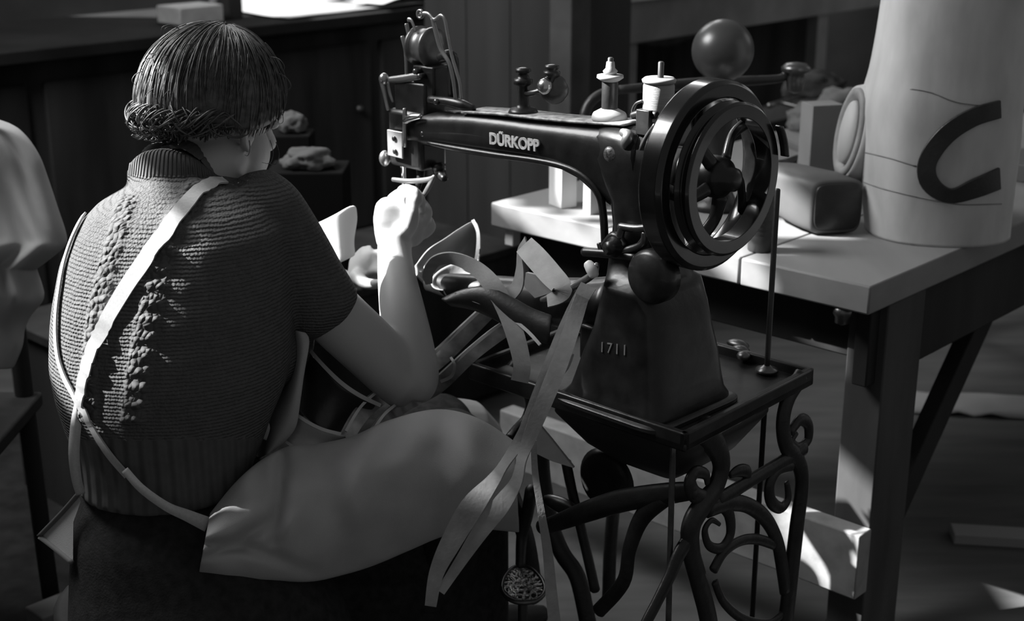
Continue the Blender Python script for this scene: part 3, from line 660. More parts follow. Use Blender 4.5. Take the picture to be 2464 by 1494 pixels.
# thin belt guard rod left of the wheel
bm = NB(); tube(bm, [M(x, y, .03) for x, y in ((1576, 300), (1552, 335), (1531, 385), (1528, 420), (1535, 465), (1552, 512), (1566, 540))], .003, 8, 5); kid(sm, 'belt_guard_rod', bm, steel_d)
# brackets on the arm's rear end
bm = NB(); box(bm, M(1556, 293, .02), am * .012, bmv * .01, Z * .018); tube(bm, [M(1522, 278, .02), M(1545, 272, .02), M(1580, 276, .02)], .0055, 10, 4); kid(sm, 'guide_bracket', bm, blackpaint, bevel=.0015)
bm = NB(); tube(bm, [M(1545, 243, .02), M(1530, 250, .02), M(1522, 268, .02), M(1530, 284, .02), M(1548, 288, .02)], .0022, 8, 5); kid(sm, 'wire_loop', bm, steel_d)
bm = NB(); tube(bm, [M(1498, 318, .03), M(1512, 326, .036), M(1504, 344, .038), M(1503, 356, .038)], [.006, .008, .007, .003], 10, 4); kid(sm, 'latch', bm, mat('dull_latch', .3, .4, .7))
# bobbin winder levers below the wheel
for pp_, r_ in (([(1492, 545), (1530, 550), (1568, 548), (1578, 560)], .006), ([(1498, 545), (1492, 572), (1500, 590)], .006), ([(1465, 612), (1500, 604), (1545, 588), (1552, 560)], .0055), ([(1455, 592), (1475, 568), (1494, 575)], .007), ([(1530, 600), (1548, 575), (1560, 558)], .004), ([(1405, 606), (1440, 608), (1480, 612), (1530, 620)], .007), ([(1442, 586), (1446, 602)], .004)):
    bm = NB(); tube(bm, [M(x, y, .056) for x, y in pp_], r_, 10, 5); kid(sm, 'winder_lever', bm, steel_d if r_ < .0065 else blackpaint)
bm = NB(); lathe(bm, M(1490, 590, .05), -bmv, [(0, .016), (.012, .016), (.018, .010), (.026, .010)], 20); kid(sm, 'winder_knob', bm, blackpaint)
bm = NB(); lathe(bm, M(1585, 660, .05), -bmv, [(0, .040), (.02, .040), (.028, .034)], 32); kid(sm, 'winder_disc', bm, blackpaint)
bm = NB(); tube(bm, [M(1305, 722, .06), M(1350, 704, .065), M(1400, 678, .07), M(1428, 658, .075), M(1436, 636, .08)], [.005, .006, .006, .006, .004], 10, 5); kid(sm, 'lifting_lever', bm, steel)
bm = NB(); tube(bm, [M(1414, 634, .085), M(1424, 648, .085), M(1430, 664, .085)], [.007, .009, .007], 10, 4); kid(sm, 'lever_tip', bm, mat('white_tip', .8, .4))
# lower cylinder bed
bm = NB(); bp = [(1490, 740, .050), (1430, 738, .046), (1350, 728, .040), (1250, 716, .034), (1150, 700, .028), (1080, 688, .022), (1035, 680, .016)]
tube(bm, [M(x, y, -.0) for x, y, r_ in bp], [r_ for *_, r_ in bp], 24, 5); kid(sm, 'cylinder_bed', bm, blackpaint)
bm = NB(); box(bm, M(1490, 810, .0), am * .03, bmv * .06, Z * .03); kid(sm, 'bed_bracket', bm, blackpaint, bevel=.006)
# ---- needle head
def mb(name, pl, pr, yt, yb_, hb, m=blackpaint, off=0, bev=.003):
    L_ = M(pl, (yt + yb_) / 2, off); R_ = M(pr, (yt + yb_) / 2, off); h = (M((pl + pr) / 2, yt, off) - M((pl + pr) / 2, yb_, off)).length / 2
    bm = NB(); box(bm, (L_ + R_) / 2, am * max(.0015, (L_ - R_).length / 2 - hb * .75), bmv * hb, Z * h); return kid(sm, name, bm, m, bevel=bev)
mb('face_housing', 945, 1066, 262, 400, .030, bev=.008)
mb('upper_housing', 957, 1066, 192, 275, .024, bev=.005)
mb('top_housing', 1000, 1080, 155, 240, .020, bev=.004)
bm = NB(); pl_ = [M(x, y, .038) for x, y in ((933, 311), (969, 318), (970, 382), (935, 373))]; prism(bm, pl_, bmv * .004); fp_ = kid(sm, 'face_plate', bm, mat('plate_steel', .5, .35, .6, nscale=40, namt=.15), bevel=.001)
for x, y in ((950, 333), (952, 364)):
    bm = NB(); lathe(bm, M(x, y, .0395), -bmv, [(0, .0045), (.003, .0045), (.004, .003)], 14); kid(fp_, 'screw', bm, blackpaint)
bm = NB(); tube(bm, [M(974, 262, .036), M(974, 300, .037), M(974, 352, .037)], .0038, 10, 2); kid(sm, 'guide_rod', bm, steel)
bm = NB(); tube(bm, [M(976, 292, .036), M(990, 283, .037), M(1012, 280, .037)], [.006, .007, .004], 10, 4); kid(sm, 'oiler_cap', bm, brightsteel)
bm = NB(); ell(bm, M(926, 381, .03), am * .010, bmv * .010, Z * .014, 16); kid(sm, 'adjusting_knob', bm, steel)
bm = NB(); lathe(bm, M(970, 383, .02), -Z, [(0, .008), (.006, .010), (.010, .007), (.016, .004), (.052, .004), (.054, .0025), (.066, .0018), (.075, .0006)], 14); kid(sm, 'needle_bar', bm, brightsteel)
bm = NB(); tube(bm, [M(945, 432, .03), M(985, 436, .03), M(1030, 432, .03), M(1046, 424, .03)], [.004, .0045, .0045, .003], 10, 4, .7); tube(bm, [M(1044, 424, .03), M(1030, 452, .03), M(1008, 488, .03)], [.0035, .005, .003], 10, 4, .6); kid(sm, 'presser_foot', bm, mat('mid_steel', .28, .35, .8))
bm = NB(); tube(bm, [M(1010, 395, .0), M(1012, 425, .01), M(1000, 470, .02)], [.008, .007, .004], 10, 4); kid(sm, 'foot_bar', bm, blackpaint)
bm = NB(); tube(bm, [M(1055, 398, .0), M(1060, 418, .0), M(1070, 430, .01)], [.012, .010, .006], 10, 4); kid(sm, 'head_lug', bm, blackpaint)
bm = NB(); tube(bm, [M(936, 192, .024), M(965, 190, .024), M(1008, 183, .024)], [.005, .0065, .0065], 10, 4, .6); kid(sm, 'tension_arm', bm, mat('mid_steel', .28))
bm = NB(); ell(bm, M(924, 190, .026), am * .009, bmv * .009, Z * .0105, 14); tube(bm, [M(918, 195, .03), M(926, 230, .03), M(934, 264, .03)], [.004, .0032, .0032], 8, 4, .6); tube(bm, [M(932, 198, .02), M(938, 225, .02), M(945, 245, .02)], [.0028, .0026, .002], 8, 4); kid(sm, 'check_spring', bm, steel)
for x, y in ((1000, 172), (1010, 184), (1050, 245), (1018, 322)):
    bm = NB(); lathe(bm, M(x, y, .031), -bmv, [(-.01, .005), (.0, .005), (.003, .0045), (.004, .002)], 14); kid(sm, 'screw', bm, steel_d)
# take-up cam drum and its lever
dr = M(1025, 112, 0)
bm = NB(); lathe(bm, dr - am * .022, am, [(0, .014), (.002, .032), (.008, .033), (.010, .029), (.034, .029), (.036, .033), (.042, .032), (.044, .014)], 36); kid(sm, 'cam_drum', bm, mat('drum_steel', .15, .38, .7, nscale=30, namt=.5))
bm = NB(); tube(bm, [M(x, y, .034) for x, y in ((1012, 34), (1030, 34), (1045, 48), (1060, 38), (1070, 48), (1078, 90), (1086, 130), (1096, 165), (1106, 200), (1110, 238))], [.004, .0036, .0036, .0034, .0032, .003, .0032, .0035, .0032, .003], 8, 5, .6)
tube(bm, [M(x, y, .034) for x, y in ((1040, 44), (1050, 80), (1062, 120), (1080, 150), (1090, 190), (1096, 238))], [.003, .004, .004, .0032, .003, .0028], 8, 5, .6)
ring(bm, M(1011, 34, .034), -bmv, [(-.002, .0045), (.002, .0045), (.002, .008), (-.002, .008)], 20); kid(sm, 'take_up_lever', bm, mat('lever_steel', .33, .35, .75))
bm = NB(); tube(bm, [M(x, y, .02) for x, y in ((978, 58), (985, 90), (993, 125))], [.0035, .003, .0025], 8, 4, .5); tube(bm, [M(x, y, .02) for x, y in ((968, 88), (976, 125), (978, 180))], [.0035, .003, .0025], 8, 4, .5); tube(bm, [M(x, y, .02) for x, y in ((982, 48), (990, 50), (1000, 75))], [.004, .0035, .0025], 8, 4, .5); kid(sm, 'thread_guide', bm, MATS['lever_steel'])
bm = NB(); tube(bm, [M(1060, 140, .02), M(1080, 134, .02), M(1090, 152, .01), M(1092, 240, 0)], [.008, .01, .01, .010], 12, 4); kid(sm, 'lever_post', bm, blackpaint)
bm = NB(); tube(bm, [M(1035, 240, .02), M(1075, 244, .022), M(1110, 252, .02), M(1140, 262, .015)], [.007, .008, .009, .006], 12, 4); kid(sm, 'arm_bracket', bm, blackpaint)
# top plate of the arm: lighter worn strip
bm = NB(); tp = [M(1140, 268, 0), M(1235, 274, 0), M(1330, 285, 0), M(1430, 293, 0), M(1530, 298, 0)]; strap(bm, [(p + Z * .0022, .056) for p in tp], .004, 6, facing=Z); kid(sm, 'arm_cover', bm, mat('worn_cover', .26, .5, .1, nscale=70, namt=.9))
# tension post and discs
tz = M(1259, 280, .0)
bm = NB(); hpx = (M(1259, 165) - M(1259, 283)).length
lathe(bm, tz, Z, [(0, .020), (.006, .024), (.012, .021), (.014, .012), (.02, .009), (hpx * .62, .009), (hpx * .66, .015), (hpx * .76, .015), (hpx * .78, .010), (hpx * .88, .007), (hpx * .9, .012), (hpx * .97, .012), (hpx, .004)], 24); kid(sm, 'tension_post', bm, mat('post_iron', .04, .35, .4, nscale=40, namt=.5))
q_ = M(1300, 215, .0); qe = M(1345, 200, -.01)
bm = NB(); tube(bm, [M(1262, 225), M(1290, 222, .005), M(1320, 212, .0)], .005, 8, 3); kid(sm, 'tension_stud', bm, steel_d)
dx = (bmv * .25 - am).normalized()
bm = NB(); lathe(bm, M(1312, 208, .012), (-bmv * .9 + V((.1, 0, .25))).normalized(), [(-.004, .006), (-.002, .012), (.002, .013), (.008, .010), (.011, .004)], 24); kid(sm, 'tension_disc', bm, mat('disc_steel', .6, .25, .95))
bm = NB(); lathe(bm, M(1333, 215, -.0), (-bmv + am * -.6).normalized(), [(-.006, .006), (-.004, .021), (-.001, .023), (.002, .021), (.003, .008)], 28); kid(sm, 'tension_disc', bm, steel_d)
bm = NB(); lathe(bm, M(1328, 180, 0), Z, [(-.012, .006), (-.004, .008), (0, .013), (.005, .013), (.007, .008), (.010, .011), (.014, .011), (.016, .004)], 20); kid(sm, 'tension_nut', bm, MATS['post_iron'])
# spool pins
for x, y0, y1 in ((1466, 298, 140), (1586, 300, 150)):
    bm = NB(); p0_, p1_ = M(x, y0), M(x, y1); p1_.x, p1_.y = p0_.x, p0_.y
    tube(bm, [p0_, p1_], .0045, 12, 1); kid(sm, 'spool_pin', bm, steel_d)
def spool(px, yb_, yt, r, m, mcore, name, label, rc, withthread):
    p0_ = M(px, yb_); h = (M(px, yt) - p0_).length * 1.0
    t = thing(name, label, 'spool', p0_)
    e = .006
    if withthread:
        bm = NB(); lathe(bm, p0_, Z, [(0, r), (.003, r * 1.02), (.005, r), (.006, r * .4), (h - .008, r * .4), (h - .007, r), (h - .003, r * 1.05), (h, r * .9), (h, r * .3)], 32); kid(t, 'reel', bm, m)
        bm = NB(); lathe(bm, p0_, Z, [(.006, r * .9), (.01, r * .96), (h - .012, r * .96), (h - .008, r * .9)], 32); kid(t, 'thread', bm, mcore)
    else:
        bm = NB(); lathe(bm, p0_, Z, [(0, r * .98), (.004, r * 1.05), (.009, r), (.012, r * .93), (.018, r * .5), (.020, rc * .5), (h - .012, rc * .5), (h - .008, r * .55), (h - .004, r * .78), (h, r * .76), (h + .001, r * .3)], 32); kid(t, 'reel', bm, m)
        bm = NB(); lathe(bm, p0_, Z, [(.014, rc * .9), (.018, rc), (h - .011, rc), (h - .008, rc * .9)], 28); kid(t, 'core', bm, leather_d)
        bm = NB(); lathe(bm, p0_ + Z * (h + .001), Z, [(0, .009), (.005, .011), (.009, .007), (.018, .006), (.02, .003)], 16); kid(t, 'cap_nut', bm, leather_l)
spool(1466, 290, 180, .0255, mat('boxwood', .36, .5, 0, .4), None, 'empty_spool', 'empty wooden thread reel on a pin on the machine arm', .012, False)
spool(1583, 288, 186, .0235, MATS['boxwood'], threadw, 'thread_spool', 'full spool of white thread on the machine arm, just left of the hand wheel', .01, True)
# thin rod standing in the plate, right of the machine
rp = Wz(1845, 893, ZP - .012)
bm = NB(); top_ = P(1836, 455, depth(rp) + .0); top_ = V((rp.x, rp.y, top_.z + .02)); tube(bm, [V((rp.x, rp.y, .25)), V((rp.x, rp.y, .6)), top_], .0046, 12, 1); r_ = kid(sm, 'lifter_rod', bm, blackpaint)
bm = NB(); lathe(bm, rp, Z, [(0, .018), (.004, .018), (.007, .009), (.010, .006)], 20); kid(r_, 'collar', bm, steel_d)
for i in range(3):
    bm = NB(); e = Wz(1775 + i * 7, 838 + i * 14, ZP - .012); ell(bm, e + Z * .007, a * (.022 - i * .005), bb * (.012), Z * .008, 12)
    tag(link('metal_scrap', bm, steel_d), ('largest grey metal scrap on the stand plate beside the machine foot', 'middle grey metal scrap on the stand plate', 'smallest grey metal scrap on the stand plate, nearest the thin rod')[i], 'metal scrap')
# ================================================================ seated woman
per = thing('person', 'seated person in grey knitted sweater and apron with crossed straps, sewing at the machine', 'person', P(420, 1400, 2.12) * 1)
per.location.z = 0
DB = 2.10
def sec(y, L, R, d=DB, k=.95, e=2.2, dz=0): 
    rx = wpx((R - L) / 2, d); return (P((L + R) / 2, y, d) + Z * dz, V((rx, 0, 0)), V((0, rx * k, 0)), e)
# head frame
HC = P(516, 252, 2.17)
hf = V((.60, .74, -.26)).normalized(); hu_ = (Z * 1 + V((.12, .10, 0))); hu_ = (hu_ - hf * hu_.dot(hf)).normalized(); hs = hf.cross(hu_)   # hs: the person's right
bm = NB()
ell(bm, HC, hf * .094, hs * .075, hu_ * .098, 28)
HJ = HC; HC = HC + hs * .012 - hu_ * .008
ell(bm, HC + hf * .034 - hu_ * .058, hf * .060, hs * .068, hu_ * .062, 24)
ell(bm, HC + hf * .052 - hu_ * .092, hf * .040, hs * .040, hu_ * .030, 20)
ell(bm, HC + hf * .030 - hu_ * .082 + hs * .044, hf * .040, hs * .024, hu_ * .036, 20)
ell(bm, HC + hf * .030 - hu_ * .082 - hs * .044, hf * .040, hs * .024, hu_ * .036, 20)
tube(bm, [HC + hf * .090 + hu_ * .004, HC + hf * .104 - hu_ * .022, HC + hf * .112 - hu_ * .038, HC + hf * .094 - hu_ * .046], [.008, .010, .013, .008], 12, 4)
for s_ in (-1, 1):
    ell(bm, HC + hf * .082 + hs * s_ * .032 - hu_ * .004, hf * .012, hs * .014, hu_ * .010, 14)
    ell(bm, HC + hf * .084 + hs * s_ * .030 + hu_ * .018, hf * .008, hs * .022, hu_ * .006, 14)
    ell(bm, HC + hf * .000 + hs * s_ * .073 - hu_ * .022, hf * .016, hs * .007, hu_ * .027, 16)
    tube(bm, [HC + hf * .006 + hs * s_ * .077 + hu_ * .002, HC - hf * .014 + hs * s_ * .081 - hu_ * .006, HC - hf * .012 + hs * s_ * .081 - hu_ * .034, HC + hf * .004 + hs * s_ * .076 - hu_ * .048], [.004, .005, .005, .006], 10, 4)
ell(bm, HC + hf * .096 - hu_ * .064, hf * .010, hs * .022, hu_ * .005, 14); ell(bm, HC + hf * .094 - hu_ * .074, hf * .010, hs * .019, hu_ * .006, 14)
HC = HJ
# neck and torso
tube(bm, [P(440, 500, 2.12), P(468, 440, 2.13), P(520, 385, 2.155), HC + hf * .0 - hu_ * .06], [.060, .052, .053, .055], 24, 4)
tor = [(430, 380, 530), (470, 300, 620), (530, 200, 680), (620, 165, 690), (750, 145, 690), (850, 145, 680), (950, 165, 645), (1050, 195, 610), (1150, 225, 570), (1300, 260, 560), (1390, 280, 560)]
loft(bm, [sec(y, L + 14, R - 14) for y, L, R in tor], 40)
# legs
kneeR = P(1120, 1150, 2.36); hipR = P(470, 1290, 2.14); kneeL = P(1120, 1040, 2.62); hipL = P(420, 1215, 2.32)
ankR = V((kneeR.x - .03, kneeR.y + .10, .09)); ankL = V((kneeL.x - .02, kneeL.y + .02, .09))
for h_, k_, n_ in ((hipR, kneeR, ankR), (hipL, kneeL, ankL)):
    tube(bm, [h_, h_.lerp(k_, .5) + Z * .004, k_, k_.lerp(n_, .35) + V((-.015, 0, 0)), n_.lerp(k_, .12), n_], [.098, .085, .062, .056, .038, .034], 20, 5)
    tube(bm, [n_ + V((-.05, -.02, -.045)), n_ + V((.02, 0, -.045)), n_ + V((.10, .06, -.062)), n_ + V((.16, .10, -.07))], [.030, .036, .030, .016], 16, 4, .8)
# (shoes and stockings follow as separate garments)
SHIN = [(k_, n_) for _h, k_, n_ in ((hipR, kneeR, ankR), (hipL, kneeL, ankL))]
# right arm
sh = P(655, 520, 2.13); el = P(992, 912, 2.24); wr = P(950, 590, 2.36)
tube(bm, [P(600, 515, 2.13), P(632, 548, 2.13), P(770, 722, 2.17), P(890, 838, 2.21), P(955, 905, 2.235), P(985, 930, 2.24)], [.052, .054, .049, .048, .044, .042], 24, 5)
tube(bm, [P(1000, 950, 2.235), P(1000, 910, 2.24), P(984, 840, 2.26), P(970, 760, 2.285), P(957, 680, 2.32), P(950, 620, 2.35), P(950, 585, 2.365)], [.030, .041, .0445, .041, .0355, .0315, .031], 24, 5, .92)
# hand: palm upright, fingers bent over towards the needle
hd = lambda x, y, d=2.38: P(x, y, d)
loft(bm, [(hd(950, 590), V((.030, 0, 0)), V((0, .021, 0)), 2.4), (hd(948, 560), V((.033, 0, 0)), V((0, .021, 0)), 2.6), (hd(952, 525), V((.038, .004, 0)), V((-.002, .021, 0)), 2.8), (hd(958, 490), V((.038, .006, 0)), V((-.003, .019, 0)), 2.8), (hd(962, 474), V((.030, .006, 0)), V((-.002, .013, 0)), 2.6)], 24)
fin = [  # knuckle, middle joint, end joint, tip
    ([(978, 478, 2.365), (985, 460, 2.345), (1000, 462, 2.335), (1006, 480, 2.335), (1000, 494, 2.345)], [.0095, .0092, .0085, .008, .007]),
    ([(960, 474, 2.385), (972, 456, 2.37), (998, 462, 2.36), (1014, 484, 2.355), (1012, 506, 2.36)], [.010, .0098, .009, .0085, .0075]),
    ([(940, 482, 2.40), (966, 466, 2.40), (1010, 484, 2.385), (1030, 512, 2.375), (1020, 534, 2.37)], [.0098, .0098, .0092, .0088, .0078]),
    ([(926, 500, 2.41), (960, 490, 2.42), (1016, 515, 2.40), (1038, 545, 2.385), (1022, 566, 2.38)], [.0092, .0092, .0088, .0085, .0075])]
for pts_, rr in fin: tube(bm, [P(*q) for q in pts_], rr, 14, 5)
tube(bm, [P(968, 560, 2.355), P(988, 540, 2.34), P(994, 512, 2.33), P(990, 490, 2.335), P(985, 478, 2.34)], [.016, .0135, .011, .0098, .008], 14, 5)
# left arm reaches forward behind the work
lsh = P(455, 520, 2.36); lel = P(690, 790, 2.62); lwr = P(838, 676, 2.64)
tube(bm, [P(500, 500, 2.30), lsh, P(570, 660, 2.5), lel], [.052, .052, .045, .040], 20, 5)
tube(bm, [lel, P(745, 735, 2.62), lwr], [.038, .038, .027], 20, 5, .92)
loft(bm, [(P(836, 663, 2.60), V((0, .02, .012)), V((.004, 0, .026)), 2.4), (P(862, 644, 2.59), V((0, .02, .012)), V((.006, 0, .034)), 2.6), (P(888, 634, 2.58), V((0, .016, .010)), V((.006, 0, .032)), 2.6)], 20)
for i, (dy, ln_) in enumerate(((-22, 66), (-6, 76), (10, 70), (26, 56))):
    x0, y0 = 886, 634 + dy * .8
    tube(bm, [P(x0, y0, 2.58), P(x0 + ln_ * .45, y0 - 6, 2.565), P(x0 + ln_ * .8, y0 + 6, 2.55), P(x0 + ln_, y0 + 22, 2.545)], [.0098, .0092, .0085, .0072], 12, 4)
tube(bm, [P(856, 662, 2.575), P(876, 680, 2.55), P(900, 684, 2.535), P(920, 680, 2.53)], [.014, .0115, .010, .008], 12, 4)
ell(bm, P(992, 548, 2.375), V((.024, 0, 0)), V((0, .018, 0)), Z * .034, 16)
ell(bm, P(985, 512, 2.375), V((.022, 0, 0)), V((0, .016, 0)), Z * .026, 16)
body = remeshed('body', bm, .0033, skin, per, 9)
# fingernails on the lit hand
# ---- sweater
bm = NB()
swt = [(425, 352, 540), (452, 298, 600), (490, 234, 660), (540, 188, 692), (620, 157, 700), (700, 140, 704), (780, 133, 704), (860, 133, 700), (930, 146, 684), (1000, 166, 655), (1060, 190, 632), (1120, 200, 608), (1165, 202, 590)]
loft(bm, [sec(y, L, R, DB, .95) for y, L, R in swt], 48)
tube(bm, [P(425, 462, 2.12), P(440, 438, 2.135)], [.082, .066], 28, 3)
tube(bm, [P(590, 510, 2.13), P(632, 540, 2.13), P(700, 635, 2.15), P(765, 722, 2.165), P(790, 756, 2.17)], [.075, .074, .068, .060, .056], 28, 5)
tube(bm, [P(450, 520, 2.34), P(520, 600, 2.44), P(590, 690, 2.52)], [.075, .068, .056], 24, 5)
ell(bm, P(640, 820, 2.2), V((.075, 0, 0)), V((0, .12, 0)), Z * .075, 24)
swe = remeshed('sweater', bm, .005, knitm, per, 8)
me = swe.data
c1 = [P(x, y, 1.98) for x, y in catmull([(306, 500), (270, 600), (246, 700), (228, 800), (215, 900), (212, 1000)], 6)]
c2 = [P(x, y, 1.95) for x, y in catmull([(470, 430), (405, 520), (385, 620), (366, 720), (345, 820), (330, 920), (318, 1010)], 6)]
c3 = [P(x, y, 1.98) for x, y in catmull([(440, 395), (400, 430), (360, 480)], 6)]
at1 = me.attributes.new('cable', 'FLOAT', 'POINT'); at2 = me.attributes.new('ribbing', 'FLOAT', 'POINT')
iz = [(depth(v.co), v.co) for v in me.vertices]
def pix(p):
    d = depth(p); r = (p - CAM); return 1232 + F * r.x / d, 747 - F * (r.dot(V((0, SP, CP)))) / d
l1 = catmull([(306, 480), (270, 600), (246, 700), (228, 800), (215, 900), (212, 1010)], 8); l2 = catmull([(480, 440), (415, 540), (388, 620), (366, 720), (345, 820), (330, 920), (318, 1010)], 8)
import numpy as np
N0 = len(me.vertices); co = np.empty(N0 * 3, 'f'); me.vertices.foreach_get('co', co); co = co.reshape(-1, 3)
no = np.empty(N0 * 3, 'f'); me.vertex_normals.foreach_get('vector', no); no = no.reshape(-1, 3)
rel = co - np.array([0, 0, CAMH]); dd_ = rel @ np.array([0, CP, -SP]); X_ = 1232 + F * rel[:, 0] / dd_; Y_ = 747 - F * (rel @ np.array([0, SP, CP])) / dd_
cab = np.zeros(N0)
for line, w_ in ((l1, 24), (l2, 30)):
    ly = [q[1] for q in line]; lx = np.interp(Y_, ly, [q[0] for q in line])
    c_ = 1 - np.clip((np.abs(X_ - lx) - w_ * .7) / (w_ * .4), 0, 1); c_[(Y_ < ly[0] - 10) | (Y_ > ly[-1] + 10) | (co[:, 1] > 2.25)] = 0; cab = np.maximum(cab, c_)
rib = ((Y_ > 1055) | ((Y_ < 425) & (X_ < 560))).astype('f')
nz_ = np.array([abs(noise.noise(V(c) * 70)) if k > 0 else 0 for c, k in zip(co, cab)]); nz2 = np.array([noise.noise(V(c) * 22) for c in co])
co = co + no * (cab * (.0022 + .0035 * nz_ + .0018 * np.sin(co[:, 2] * 2 * math.pi / .022)) + .0012 * nz2)[:, None]
me.vertices.foreach_set('co', co.astype('f').ravel()); at1.data.foreach_set('value', cab.astype('f')); at2.data.foreach_set('value', rib); me.update()
# collar: a ribbed band
bm = NB()
cpts = [(P(436, 436, 2.13), .071), (P(450, 420, 2.14), .063), (P(464, 404, 2.15), .057)]
nrm = (cpts[2][0] - cpts[0][0]).normalized(); u_ = nrm.orthogonal().normalized(); v_ = nrm.cross(u_); rows = []
nn_ = 96
for (c_, r_) in [cpts[0], cpts[1], cpts[2], (cpts[2][0] + nrm * .001, .053), (cpts[1][0], .055)]:
    rows.append([c_ + (u_ * math.cos(2 * math.pi * i / nn_) + v_ * math.sin(2 * math.pi * i / nn_)) * (r_ + (.0022 if i % 2 else 0)) for i in range(nn_ + 1)])
grid(bm, rows); kid(swe, 'collar', bm, mat('collar_wool', .10, .95, 0, .08), sub=1)
# sleeve hem
swb = BVHTree.FromPolygons([v.co.copy() for v in me.vertices], [tuple(p.vertices) for p in me.polygons])
# ---- hair
hm = mat('strand_hair', .07, .5, 0, .45, nscale=90, namt=.55)
bm = NB()
UP = HC + hu_ * .02
def scalp(ph, th, k=1.0):
    """ph around from the back, th down from the crown"""
    d_ = (hu_ * math.cos(th) + (-hf * math.cos(ph) + hs * math.sin(ph)) * math.sin(th))
    return HC - hf * .004 + hu_ * d_.dot(hu_) * .120 * k + hf * d_.dot(hf) * .118 * k + hs * d_.dot(hs) * .105 * k
n1, n2 = 48, 22; rows = []
for j in range(n2 + 1):
    r = []
    for i in range(n1 + 1):
        ph = -math.pi + 2 * math.pi * i / n1; front = max(0, -math.cos(ph)); lim = 2.02 - 1.0 * front ** 1.5 - .24 * max(0, math.sin(ph)) ** 2
        th = lim * j / n2; p_ = scalp(ph, th, .95 + .035 * noise.noise(V((ph * 2.5, th * .8, 1))))
        r.append(p_)
    rows.append(r)
grid(bm, rows); hair = kid(per, 'hair', bm, hm, solid=.012)
random.seed(11)
bm = NB()
for s_ in range(1300):
    ph = random.uniform(-2.35, 2.35); front = max(0, -math.cos(ph))
    lim = 2.02 - 1.0 * front ** 1.5 - .22 * max(0, math.sin(ph)) ** 2 + random.uniform(-.12, .10)
    th0 = random.uniform(.05, .9) ** 1.2; k0 = random.uniform(.96, 1.04) + .05 * noise.noise(V((ph * 1.6, 3.1, 0))); w0 = random.uniform(0, 6.28); am_ = random.uniform(.02, .09)
    pts = []; nseg = 9
    for q_ in range(nseg):
        t = q_ / (nseg - 1); th = th0 + (lim - th0) * t
        pts.append(scalp(ph + am_ * math.sin(w0 + 4.5 * t), th, k0 * (1 - .03 * t ** 3) + .012 * math.sin(w0 + 7 * t)))
    out = (pts[-1] - HC).normalized(); dn = (pts[-1] - pts[-2]).normalized(); cr = random.uniform(.003, .009)
    if random.random() < .7 and abs(ph) < 1.25:
        sg = 1 if random.random() < .3 else -1
        e0 = pts[-1]
        for q_ in range(1, 6):
            t = q_ / 5 * random.uniform(2.2, 3.6); pts.append(e0 + dn * cr * math.sin(t) + out * cr * sg * (1 - math.cos(t)) )
    r0 = random.uniform(.0006, .0016)
    tube(bm, pts, [r0 * .6] + [r0] * (len(pts) - 2) + [r0 * .25], 5, 2, .8)
for s_ in range(150):    # rolled curls round the nape
    p0 = random.uniform(-1.5, .75); L_ = random.uniform(.35, .8); r0 = random.uniform(.006, .014); w0 = random.uniform(0, 6.28); pts = []
    for q_ in range(12):
        t = q_ / 11; ph = p0 + L_ * t; base = scalp(ph, 1.86 - .10 * max(0, math.sin(ph)) + .05 * math.sin(3 * ph + s_), 1.02); o_ = (base - HC).normalized(); aw = w0 + (3.5 + 4 * ((s_ * 7) % 5) / 5) * t * (1 if s_ % 3 else -1)
        pts.append(base + o_ * r0 * math.cos(aw) + hu_ * r0 * 1.2 * math.sin(aw))
    rr0 = random.uniform(.0009, .002); tube(bm, pts, [rr0 * .4] + [rr0] * 10 + [rr0 * .3], 5, 2, .8)
kid(hair, 'hair_lock', bm, hm)['kind'] = 'stuff'
bm = NB()
for s_ in range(26):    # flyaway wisps
    ph = random.uniform(-2.0, 2.2); th = random.uniform(.4, 2.0); p0_ = scalp(ph, th, 1.03); o_ = (p0_ - HC).normalized(); dn = (scalp(ph, th + .1, 1.03) - p0_).normalized(); L_ = random.uniform(.012, .03)
    tube(bm, [p0_, p0_ + dn * L_ * .5 + o_ * L_ * .5, p0_ + dn * L_ * 1.1 + o_ * L_ * .6, p0_ + dn * L_ * 1.3 + o_ * L_ * .15], [.0007, .0006, .0005, .0003], 4, 4)
kid(hair, 'wisp', bm, hm)['kind'] = 'stuff'
# ---- skirt
bm = NB()
sk = [(1120, 205, 600), (1170, 196, 612), (1250, 182, 680), (1350, 176, 760), (1450, 174, 820), (1560, 172, 860)]
loft(bm, [sec(y, L, R, 2.12, .9 if y < 1260 else .8) for y, L, R in sk], 40)
for h_, k_ in ((hipR, kneeR), (hipL, kneeL)):
    tube(bm, [h_, h_.lerp(k_, .5), k_.lerp(h_, .05)], [.105, .095, .082], 28, 5)
tube(bm, [hipR.lerp(hipL, .5), kneeR.lerp(kneeL, .5)], [.12, .085], 24, 5)
kf = kneeR.lerp(kneeL, .5)
